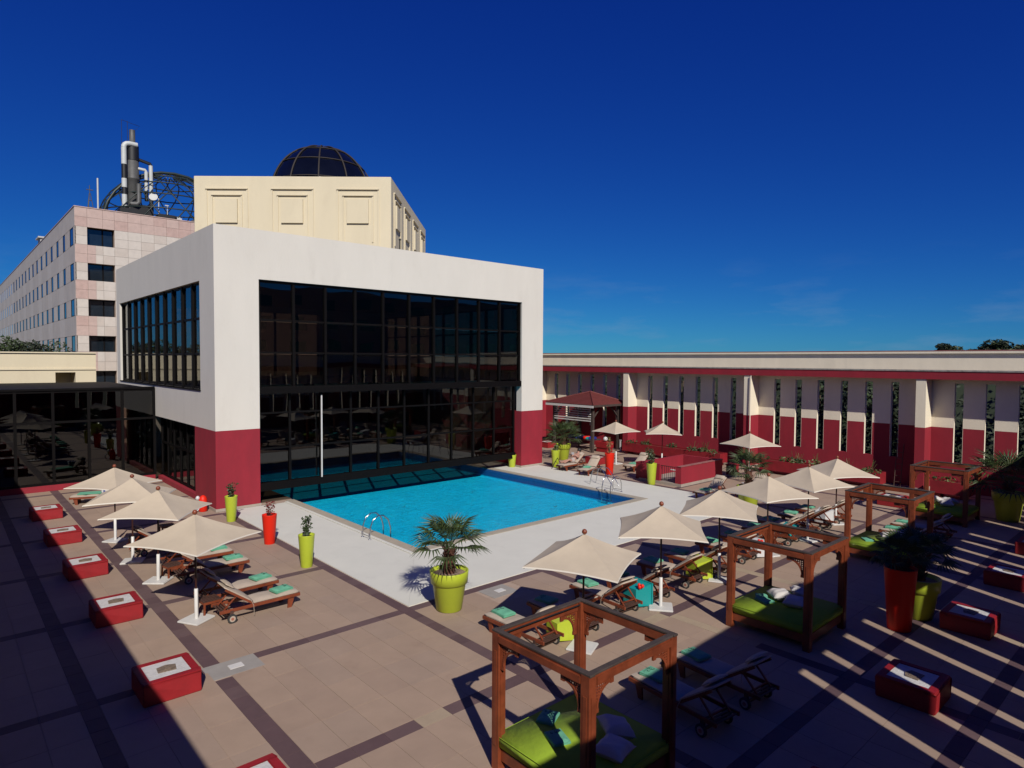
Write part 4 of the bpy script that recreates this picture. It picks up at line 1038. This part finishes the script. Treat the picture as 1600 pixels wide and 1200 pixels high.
bin_(10.6, 10.1, -8, 'lime', 'lime bin beside the first right umbrella base'); bin_(13.6, 10.2, -6, 'teal', 'teal bin beside the second right umbrella base', 1.1)
bin_(16.68, 10.3, -12, 'lime', 'lime bin beside the third right umbrella base', 1.1); bin_(20.0, 10.2, -5, 'whiteplastic', 'white bin seen through the second daybed frame', 1.0)
bin_(22.95, 10.5, -10, 'teal', 'teal bin beside the fifth right umbrella base', .95); bin_(26.1, 10.55, -4, 'whiteplastic', 'white bin beside the last right umbrella base', 1.05)
for x, y, z, lab in ((13.45, 9.95, .58, 'red bottle caps bundle resting on the teal bin'), (19.9, 10.0, .54, 'small red bundle resting on the white bin'), ):
    b = MB(); 
    for k in range(4): b.lathe([(.02, -.04), (.045, -.01), (.045, .03), (.01, .06)], 10, (.05*math.cos(k*1.6), .05*math.sin(k*1.6), .03*(k % 2)))
    o = b.build('red_bundle', 'orange'); o.location = (x, y, z); tag(o, lab, 'bundle')

# ------------------------------------------------------------------ daybeds
def mk_daybed():
    t = thing('daybed', (0, 0, 0), 0, '', 'daybed', 'four post wooden daybeds with lime mattresses')
    W, Dp, H_ = 1.02, 1.0, 2.2; p = .075
    for sx in (-1, 1):
        for sy in (-1, 1):
            b = MB(); cx, cy = sx*(W-p), sy*(Dp-p); b.box(cx-p, cx+p, cy-p, cy+p, 0, H_-.02)
            for dx, dy in ((1, 0), (0, 1)):  # mouldings
                b.box(cx-p*(1.12 if dx else .45), cx+p*(1.12 if dx else .45), cy-p*(1.12 if dy else .45), cy+p*(1.12 if dy else .45), .4, H_-.3)
            b.build('post', 'teak', t)
    for sx in (-1, 1):
        b = MB(); x = sx*(W-.05); b.box(x-.035, x+.035, -Dp+.151, Dp-.151, H_-.16, H_-.022); x2 = sx*(W-.005); b.box(x2-.015, x2+.012, -Dp+.16, Dp-.16, H_-.15, H_-.05); b.build('top_beam', 'teak', t)
        b = MB(); b.box(sx*(W-.05)-.045, sx*(W-.05)+.055, -Dp-.015, Dp+.015, H_-.02, H_+.012); b.build('beam_cap', 'dustwood', t, bevel=.004)
    for sy in (-1, 1):
        b = MB(); y = sy*(Dp-.05); b.box(-W+.151, W-.151, y-.035, y+.035, H_-.16, H_-.022); y2 = sy*(Dp-.005); b.box(-W+.16, W-.16, y2-.012, y2+.015, H_-.15, H_-.05); b.build('top_beam', 'teak', t)
        b = MB(); b.box(-W+.098, W-.098, sy*(Dp-.05)-.05, sy*(Dp-.05)+.05, H_-.02, H_+.010); b.build('beam_cap', 'dustwood', t, bevel=.004)
    # curtain rails
    for sy in (-1, 1):
        b = MB(); b.tube([(-W+.12, sy*(Dp-.13), H_-.05), (W-.12, sy*(Dp-.13), H_-.05)], .012, 6); b.build('curtain_rail', 'iron', t)
    # pierced brackets
    def bracket(T_):
        b = MB(); r = .36
        b.box(0, r, -.012, .012, -.035, 0, T=T_); b.box(0, .035, -.012, .012, -r, -.035, T=T_)
        pts = [(r*.98-(r*.80)*math.sin(a), -r*.98+(r*.80)*math.cos(a)) for a in [i*math.pi/2/8 for i in range(9)]]
        for i in range(8):
            b.bar(T_ @ Vector((pts[i][0], 0, pts[i][1])), T_ @ Vector((pts[i+1][0], 0, pts[i+1][1])), .028, .034)
        b.box(r-.02, r+.05, -.016, .016, -.10, 0, T=T_); b.box(0, .09, -.016, .016, -r-.06, -r, T=T_)
        k = .042
        for i in range(1, 8):
            x = k*i; zmin = None
            # how deep the arch lets a bar run
            dx = r*.98-x; 
            zz = -r if dx >= r*.80 else -r*.98+math.sqrt((r*.80)**2-dx**2)
            b.box(x-.008, x+.008, -.006, .006, zz, -.03, T=T_); b.box(.03, min(r, -zz if False else r*.98-(math.sqrt(max(0, (r*.80)**2-(r*.98-x)**2)) if (r*.98-x) < r*.80 else 0)), -.0065, .0065, -x-.008, -x+.008, T=T_)
        return b.build('corner_bracket', 'teak', t)
    for sx in (-1, 1):
        for sy in (-1, 1):
            bx, by = sx*(W-.15), sy*(Dp-.15)
            bracket(Matrix.Translation((bx, sy*(Dp-.05), H_-.16)) @ Matrix.Rotation(0 if sx < 0 else math.pi, 4, 'Z'))
            bracket(Matrix.Translation((sx*(W-.05), by, H_-.16)) @ Matrix.Rotation(R(90) if sy < 0 else R(-90), 4, 'Z'))
    b = MB(); b.box(-W+.06, W-.06, -Dp+.06, Dp-.06, .16, .34); b.build('bed_frame', 'teak', t)
    b = MB(); b.box(-W+.02, W-.02, -Dp+.02, Dp-.02, .345, .56); m = b.build('mattress', 'limefab', t, bevel=.05, seg=3)
    for p_ in m.data.polygons: p_.use_smooth = True
    b = MB(); b.tube([(-W+.03, -Dp+.03, .53), (W-.03, -Dp+.03, .53), (W-.03, Dp-.03, .53), (-W+.03, Dp-.03, .53), (-W+.03, -Dp+.03, .53)], .010, 5); b.build('piping', 'limefab', m)
    return t
pd = Proto(mk_daybed)
DB = [(7.42, 6.55, 0, 'wooden daybed nearest the viewer with half its lime mattress in sun'), (15.22, 6.97, 0, 'second wooden daybed, in the middle of the right foreground'),
      (23.2, 7.28, 0, 'third wooden daybed, behind the scarlet pot'), (30.75, 7.6, 0, 'farthest wooden daybed near the slotted wall')]
for x, y, a, lab in DB: pd.place(x, y, R(a), lab)
def mk_pillow():
    b = MB(); n = 12; s = .25
    vt = []; vb = []
    for i in range(n+1):
        for j in range(n+1):
            u, v = 2*i/n-1, 2*j/n-1; h = .12*max(0, (1-u**4))**.55*max(0, (1-v**4))**.55
            pin = 1-.10*(1-abs(u)**2)*(abs(v)) ; pin2 = 1-.10*(1-abs(v)**2)*abs(u)
            x, y = s*u*(pin2), s*v*(pin); w = .008*math.sin(9*u+4*v)*(h > .02)
            vt.append((x, y, .12+h+w)); vb.append((x, y, .12-h*.9))
    f = [(i*(n+1)+j, (i+1)*(n+1)+j, (i+1)*(n+1)+j+1, i*(n+1)+j+1) for i in range(n) for j in range(n)]
    b.add(vt, f, 0, True); b.add(vb, [q[::-1] for q in f], 0, True)
    return tag(b.build('pillow', 'pillow'), '', 'pillow', 'pale pillows on the daybeds')
pq = Proto(mk_pillow)
def pillow(x, y, z, rz, tilt, lab, tx=0):
    o = pq.place(x, y, R(rz), lab, z=z); o.rotation_euler = (R(tilt), R(tx), R(rz)); return o
for i, (dx, dy, z, rz, tilt, tx, w) in enumerate(((.15, -.25, .56, 20, 0, 0, 'flat'), (.45, .15, .56, 65, 0, 0, 'flat'), (.35, -.05, .70, 40, 24, 6, 'leaning'))):
    pass
PW = {0: [((7.42-.05), 5.9, .555, 12, 0, 0, 'pale pillow on the front daybed, lower one behind the corner post'), (7.75, 6.2, .60, 60, 14, 0, 'pale pillow on the front daybed, upper one right of the post')],
      1: [(15.2, 6.75, .555, 15, 0, 0, 'pale pillow lying flat nearest on the second daybed'), (15.4, 7.2, .555, 50, 0, 0, 'pale pillow behind the flat one on the second daybed'), (15.65, 6.85, .64, 30, 18, 10, 'pale pillow leaning on the others on the second daybed')],
      2: [(23.3, 7.3, .555, 25, 0, 0, 'striped looking pale pillow on the third daybed'), (23.6, 7.0, .6, 60, 12, 0, 'second pale pillow on the third daybed')],
      3: [(30.6, 7.5, .555, 20, 0, 0, 'pale pillow flat on the farthest daybed'), (30.8, 7.9, .62, 40, 30, 0, 'pale pillow upright at the back of the farthest daybed'), (31.05, 7.5, .6, 70, 15, 0, 'right hand pale pillow on the farthest daybed')]}
for k in PW:
    for q in PW[k]: pillow(q[0], q[1], q[2], q[3], q[4], q[6], q[5])
for x, y, z, rz, lab in ((7.05, 6.75, .562, 70, 'mint towel half in sun on the front daybed'), (7.35, 7.25, .562, 25, 'second mint towel behind it on the front daybed'), (15.15, 7.55, .562, 30, 'mint towel at the back of the second daybed'),
                         (15.0, 7.4, .562, 70, 'mint towel half hidden under the other on the second daybed'), (22.75, 7.75, .562, 40, 'mint towel on the third daybed'), (30.25, 8.0, .562, 20, 'mint towel on the farthest daybed')):
    pt.place(x, y, R(rz), lab, z=z, scale=1.1)

# ------------------------------------------------------------------ pool ladders
def pool_ladder(x, y, rz, lab):
    t = thing('pool_ladder', (x, y, 0), R(rz), lab, 'pool ladder', 'steel pool ladders')
    for s in (-.26, .26):
        b = MB(); b.tube([(-.55, s, .0), (-.52, s, .45), (-.42, s, .70), (-.2, s, .82), (.0, s, .80), (.2, s, .62), (.30, s, .3), (.32, s, -.9)], .022, 8); b.build('handrail', 'steel', t)
        b = MB(); b.lathe([(.055, .012), (.055, .03), (.03, .04)], 12, (-.55, s, 0)); b.build('flange', 'steel', t)
    for z in (-.25, -.5, -.75):
        b = MB(); b.bar((.32, -.25, z), (.32, .25, z), .07, .02); b.build('rung', 'steel', t)
    b = MB(); b.tube([(-.55, -.26, .12), (-.55, .26, .12)], .014, 6); b.build('brace', 'steel', t)
pool_ladder(11.95, 20.45, 0, 'steel pool ladder at the near left edge of the pool')
pool_ladder(24.35, 19.9, 180, 'steel pool ladder at the far right edge of the pool')
t = thing('deck_handrail', (25.6, 21.3, 0), R(100), 'thin bent steel handrail standing on the white deck behind the far ladder', 'handrail')
for s in (-.3, .3):
    b = MB(); b.tube([(-.7, s, 0), (-.05, s, .85), (.35, s, .9), (.55, s, .75), (.7, s, 0)], .02, 6); b.build('rail', 'steel', t)

# ------------------------------------------------------------------ stair enclosure
st = thing('stair_enclosure', (28.2, 18.45, 0), 0, 'low red walled stair enclosure with a black iron gate beside the deck', 'enclosure')
so2 = (28.2, 18.45, 0); HW = 1.02
def sb_(name, m, *bx, bevel=0):
    b = MB()
    for q in bx: b.box(*q)
    return b.build(name, m, st, origin=so2, bevel=bevel)
X0_, X1_, Y0_, Y1_ = 28.2, 32.2, 18.45, 21.0
sb_('wall', 'red', (X0_, X1_, Y0_, Y0_+.18, .14, HW)); sb_('wall', 'red', (X1_-.18, X1_, Y0_+.18, Y1_-.18, .14, HW)); sb_('wall', 'red', (X0_, X1_, Y1_-.18, Y1_, .14, HW))
sb_('wall', 'red', (X0_, X0_+.18, Y0_+.18, Y0_+.35, .14, HW)); sb_('wall', 'red', (X0_, X0_+.18, 19.75, Y1_-.18, .14, HW))
sb_('plinth', 'stone_base', (X0_-.04, X1_+.04, Y0_-.04, Y1_+.04, .003, .14)); sb_('coping', 'pink_cap', (X0_-.03, X1_+.03, Y0_-.03, Y0_+.21, HW, HW+.03))
b = MB(); b.bar((X0_+.09, 18.82, .22), (X0_+.09, 19.73, .22), .03, .03); b.bar((X0_+.09, 18.82, .95), (X0_+.09, 19.73, .95), .03, .03); b.bar((X0_+.09, 18.83, .22), (X0_+.09, 18.83, .95), .03, .03); b.build('gate_frame', 'iron', st, origin=so2)
for k in range(7):
    y = 18.92+k*.12; b = MB(); b.bar((X0_+.09, y, .2), (X0_+.09, y, .97), .018, .018); b.build('gate_bar', 'iron', st, origin=so2)
b = MB(); b.bar((28.6, 19.3, .75), (31, 19.3, .25), .14, .05); b.build('inner_handrail', 'whiteplastic', st, origin=so2)
b = MB(); b.box(33.4, 33.9, 18.4, 18.9, .0, .55); b.box(33.35, 33.95, 18.35, 18.95, .55, .6); tag(b.build('red_block', 'troughred'), 'small dark red block beside the stair enclosure end', 'block')
b = MB(); b.box(28.55, 29.05, 21.06, 21.55, .0, .85); b.box(28.53, 29.07, 21.04, 21.57, .85, .9); tag(b.build('red_pier', 'troughred'), 'dark red pier behind the lime pot at the stair enclosure', 'pier')

# ------------------------------------------------------------------ long trough planters on the east wall
def trough(y0, y1, lab, seed, x0=35.5, x1=36.35):
    t = thing('trough_planter', (x0, y0, 0), 0, lab, 'planter', 'long raised red troughs with trailing plants'); o = (x0, y0, 0)
    b = MB(); b.box(x0, x1, y0, y1, .2, .32); b.box(x0, x0+.06, y0, y1, .32, .78); b.box(x1-.06, x1, y0, y1, .32, .78); b.box(x0+.06, x1-.06, y0, y0+.06, .32, .78); b.box(x0+.06, x1-.06, y1-.06, y1, .32, .78)
    b.build('trough', 'troughred', t, origin=o)
    b = MB(); b.box(x0+.061, x1-.061, y0+.061, y1-.061, .6, .68); b.build('soil', 'bark', t, origin=o)
    n = max(2, int((y1-y0)/2.2))
    for k in range(n):
        y = y0+.3+(y1-y0-.6)*k/(n-1); b = MB(); b.box(x0+.1, x1-.1, y-.1, y+.1, 0, .2); b.build('foot', 'troughred', t, origin=o)
    rg = random.Random(seed); f = MB(); m = int((y1-y0)*2.2)
    for k in range(m):
        y = rg.uniform(y0+.1, y1-.1); leafcloud(f, (x0+.35+rg.uniform(-.3, .1), y, .80+rg.uniform(-.05, .14)), (.26, .3, .14), 42, .13, rg, rg.choice((0, 0, 1)))
        if rg.random() < .3:
            for q in range(6): f.bar((x0+.4, y, .75), (x0+.4+rg.uniform(-.3, .3), y+rg.uniform(-.3, .3), 1.1+rg.uniform(0, .35)), .02, .004, mi=1)
    f.build('foliage', ['leaf', 'leafl'], t, origin=o)
trough(20.5, 28.0, 'long red trough with sparse green plants behind the far umbrellas', 51)
trough(11.6, 18.0, 'long red trough with grassy plants right of the wall fin', 52)
trough(7.8, 9.4, 'short red trough with a trailing plant seen through the farthest daybed', 53)
b = MB(); b.box(36.0, 36.02, 28.5, 28.62, 0, .8); b.box(35.98, 36.04, 28.48, 28.64, .8, .84); tag(b.build('marker_post', 'whitemetal'), 'thin white post at the left end of the long trough', 'post')

# ------------------------------------------------------------------ gazebo
gz = thing('gazebo', (35.0, 31.4, 0), 0, 'small wooden gazebo with a red tiled hip roof beside the right pillar', 'gazebo')
go = (35.0, 31.4, 0); gx0, gx1, gy0, gy1 = 34.1, 36.9, 29.5, 33.2
for x in (gx0, gx1):
    for y in (gy0, gy1):
        b = MB(); b.box(x-.09, x+.09, y-.09, y+.09, 0, 3.17); b.build('post', 'gazwood', gz, origin=go)
        for dx, dy in (((1 if x == gx0 else -1), 0), (0, (1 if y == gy0 else -1))):
            b = MB(); b.bar((x+.08*dx, y+.08*dy, 2.42), (x+.72*dx, y+.72*dy, 3.06), .08, .08); b.build('brace', 'gazwood', gz, origin=go)
b = MB(); b.box(gx0-.08, gx1+.08, gy0-.07, gy0+.07, 3.171, 3.32); b.box(gx0-.08, gx1+.08, gy1-.07, gy1+.07, 3.171, 3.32); b.box(gx0-.07, gx0+.07, gy0+.071, gy1-.071, 3.171, 3.32); b.box(gx1-.07, gx1+.07, gy0+.071, gy1-.071, 3.171, 3.32); b.build('beam', 'gazwood', gz, origin=go)
ex0, ex1, ey0, ey1 = gx0-.45, gx1+.45, gy0-.45, gy1+.45; ap = (35.5, 30.95, 4.15); ez = 3.34
NC = 11
for side, (pa, pb_) in enumerate((((ex0, ey0), (ex1, ey0)), ((ex1, ey0), (ex1, ey1)), ((ex1, ey1), (ex0, ey1)), ((ex0, ey1), (ex0, ey0)))):
    for i in range(NC):
        f0, f1 = i/NC, min(1, (i+1.18)/NC); lift = .035
        def L_(p, f, l): return Vector((p[0]+(ap[0]-p[0])*f, p[1]+(ap[1]-p[1])*f, ez+(ap[2]-ez)*f+l))
        q = [L_(pa, f0, lift+.012), L_(pb_, f0, lift+.012), L_(pb_, f1, .012), L_(pa, f1, .012)]
        r2 = [v-Vector((0, 0, .035)) for v in q]
        b = MB(); b.add(q+r2, [(0, 1, 2, 3), (7, 6, 5, 4), (0, 4, 5, 1), (1, 5, 6, 2), (2, 6, 7, 3), (3, 7, 4, 0)]); b.build('tile_course', 'redroof', gz, origin=go)
for p in ((ex0, ey0), (ex1, ey0), (ex1, ey1), (ex0, ey1)):
    b = MB(); b.tube([(p[0], p[1], ez+.06), (ap[0], ap[1], ap[2]+.04)], .06, 6); b.build('hip_ridge', 'redroof', gz, origin=go)
b = MB(); b.box(ex0, ex0+.03, ey0, ey1, 3.2, 3.35); b.box(ex0+.03, ex1, ey0, ey0+.03, 3.2, 3.35); b.build('fascia', 'gazwood', gz, origin=go)
b = MB(); b.box(ex0-.05, ex0, ey0, ey1, 3.16, 3.31); b.build('white_fascia', 'whitemetal', gz, origin=go)
for k in range(6):
    b = MB(); z = 3.0-.16*k; b.bar((gx0-.1, gy0+.1, z), (gx0-.1, gy1-.1, z), .05, .07); b.build('blind_slat', 'whitemetal', gz, origin=go)
for k, (x, y, z, m, lab) in enumerate(((35.6, 31.3, 0, 'blue', 'blue cloth bundle piled on the table under the gazebo'), (36.1, 29.9, 0, 'planterred', 'red cloth covered box under the right side of the gazebo'))):
    pass
t = thing('gazebo_table', (35.3, 31.3, 0), 0, 'dark table heaped with blue towels under the gazebo', 'table')
b = MB(); b.box(-.6, .6, -1.1, 1.1, .70, .75); b.build('tabletop', 'gazwood', t)
for sx in (-.5, .5):
    for sy in (-1, 1):
        b = MB(); b.box(sx-.04, sx+.04, sy-.04, sy+.04, 0, .7); b.build('leg', 'gazwood', t)
rg = random.Random(5)
for k in range(9):
    y = -1.0+.25*k; b = MB(); b.prism([(-.25, -.13), (.3, -.11), (.25, .13), (-.28, .1)], 0, .16+.06*rg.random()); o = b.build('cloth_bundle', ['blue', 'blue', 'teal', 'orange', 'blue', 'blue', 'whiteplastic', 'blue', 'blue'][k], bevel=.04, seg=2)
    o.location = (35.1+rg.uniform(-.15, .15), 31.3+y, .75); o.rotation_euler = (0, 0, rg.uniform(-.5, .5))
    tag(o, ['blue cloth bundle at the near end of the gazebo table', 'blue cloth bundle next to the near end of the gazebo table', 'teal cloth on the gazebo table', 'orange red cloth on the gazebo table', 'blue cloth just past the orange one on the gazebo table',
            'blue cloth before the white one on the gazebo table', 'white cloth on the gazebo table', 'blue cloth just past the white one on the gazebo table', 'blue cloth at the far end of the gazebo table'][k], 'cloth', 'cloths heaped on the gazebo table')
b = MB(); b.lathe([(0, -.16), (.11, -.12), (.17, 0), (.11, .12), (0, .16)], 14); o = b.build('white_ball', 'whiteplastic'); o.location = (34.9, 29.0, .95); tag(o, 'white ball shaped object on the stand at the right of the gazebo', 'ball')
b = MB(); b.box(-.35, .35, -.55, .55, .3, .75); b.box(-.3, .3, -.5, .5, 0, .3); o = b.build('red_chest', 'planterred', bevel=.02); o.location = (35.1, 29.25, 0); tag(o, 'red chest at the right front post of the gazebo', 'chest')
b = MB(); b.tube([(-.5, 0, 0), (0, 0, .62), (.5, .05, 0)], .02, 6); b.tube([(0, 0, .62), (.1, .5, 0)], .02, 6); b.box(-.1, .1, -.05, .05, .1, .2); o = b.build('tripod_stand', 'iron'); o.location = (27.55, 26.55, 0); tag(o, 'black folding stand beside the person on the far lounger', 'stand')

# red and white float figure at the left pillar
t = thing('life_ring_stand', (8.3, 28.6, 0), R(-20), 'red stand with a white rope coil against the left red pillar', 'rescue equipment')
b = MB(); b.lathe([(.14, 0), (.17, .03), (.16, .5), (.12, .62), (.04, .68)], 14); b.build('red_cover', 'orange', t)
b = MB(); b.tube([(-.28+.15*math.cos(a), -.1+.03*a/6, .22+.17*math.sin(a)) for a in [i*.35 for i in range(38)]], .022, 6); b.build('rope_coil', 'whiteplastic', t)
b = MB(); b.lathe([(0, 0), (.07, .03), (.09, .1), (.05, .17), (0, .19)], 10, (-.2, 0, .48)); b.build('float', 'whiteplastic', t)

# ------------------------------------------------------------------ person on the far lounger
def person(x, y, rz):
    t = thing('person', (x, y, 0), R(rz), 'dark haired person in pale shorts reclining on a far lounger, holding something up', 'person')
    # lounger local frame: foot +x, head -x
    V_ = {'pelvis': ((-.12, 0, .50), .13), 'waist': ((-.27, 0, .60), .115), 'chest': ((-.45, 0, .74), .145), 'neck': ((-.60, 0, .87), .055), 'head0': ((-.65, 0, .94), .075), 'head1': ((-.70, 0, 1.04), .10),
          'shL': ((-.50, .17, .80), .06), 'shR': ((-.50, -.17, .80), .06), 'elL': ((-.30, .30, .70), .042), 'elR': ((-.30, -.30, .70), .042), 'haL': ((-.18, .12, .86), .03), 'haR': ((-.18, -.12, .86), .03),
          'fL': ((-.12, .04, .94), .02), 'fR': ((-.12, -.04, .94), .02),
          'hipL': ((-.05, .09, .49), .095), 'hipR': ((-.05, -.09, .49), .095), 'knL': ((.36, .11, .62), .062), 'knR': ((.38, -.12, .55), .062), 'anL': ((.75, .10, .47), .04), 'anR': ((.80, -.10, .47), .04), 'toL': ((.82, .10, .56), .03), 'toR': ((.87, -.10, .56), .03)}
    E_ = [('pelvis', 'waist'), ('waist', 'chest'), ('chest', 'neck'), ('neck', 'head0'), ('head0', 'head1'), ('chest', 'shL'), ('chest', 'shR'), ('shL', 'elL'), ('shR', 'elR'), ('elL', 'haL'), ('elR', 'haR'), ('haL', 'fL'), ('haR', 'fR'),
          ('pelvis', 'hipL'), ('pelvis', 'hipR'), ('hipL', 'knL'), ('hipR', 'knR'), ('knL', 'anL'), ('knR', 'anR'), ('anL', 'toL'), ('anR', 'toR')]
    ks = list(V_); me = bpy.data.meshes.new('body'); me.from_pydata([V_[k][0] for k in ks], [(ks.index(a), ks.index(c_)) for a, c_ in E_], [])
    me.materials.append(M['skin']); o = link('body', me, t)
    o.modifiers.new('skin', 'SKIN'); s = o.modifiers.new('sub', 'SUBSURF'); s.levels = s.render_levels = 2
    for i, k in enumerate(ks): me.skin_vertices[0].data[i].radius = (V_[k][1],)*2
    me.skin_vertices[0].data[0].use_root = True
    b = MB(); b.lathe([(0, -.13), (.09, -.10), (.125, -.02), (.12, .06), (.07, .12), (0, .135)], 16); h = b.build('hair', 'hair', t); h.location = (-.735, 0, 1.07); h.rotation_euler = (0, R(-35), 0)
    b = MB(); b.tube([(-.20, 0, .555), (-.08, 0, .51), (.02, 0, .50)], [.142, .158, .15], 14)
    for s_ in (-1, 1): b.tube([(-.05, s_*.085, .50), (.15, s_*.10, .545)], [.112, .095], 12)
    b.build('shorts', 'shorts', t)
    b = MB(); b.box(-.13, -.11, -.09, .09, .86, 1.0); b.build('held_book', 'whiteplastic', t)
person(27.9, 25.75, 183)

# indoor chairs dimly visible behind the side glazing
for i in range(8):
    pc.place(10.4+.8*(i % 2), 31.6+.85*i, R(20*i), ['nearest', 'second', 'third', 'fourth', 'fifth', 'sixth', 'seventh', 'farthest'][i]+' pale indoor chair behind the left ground floor glazing', z=.03, group='chairs behind the left glazing')
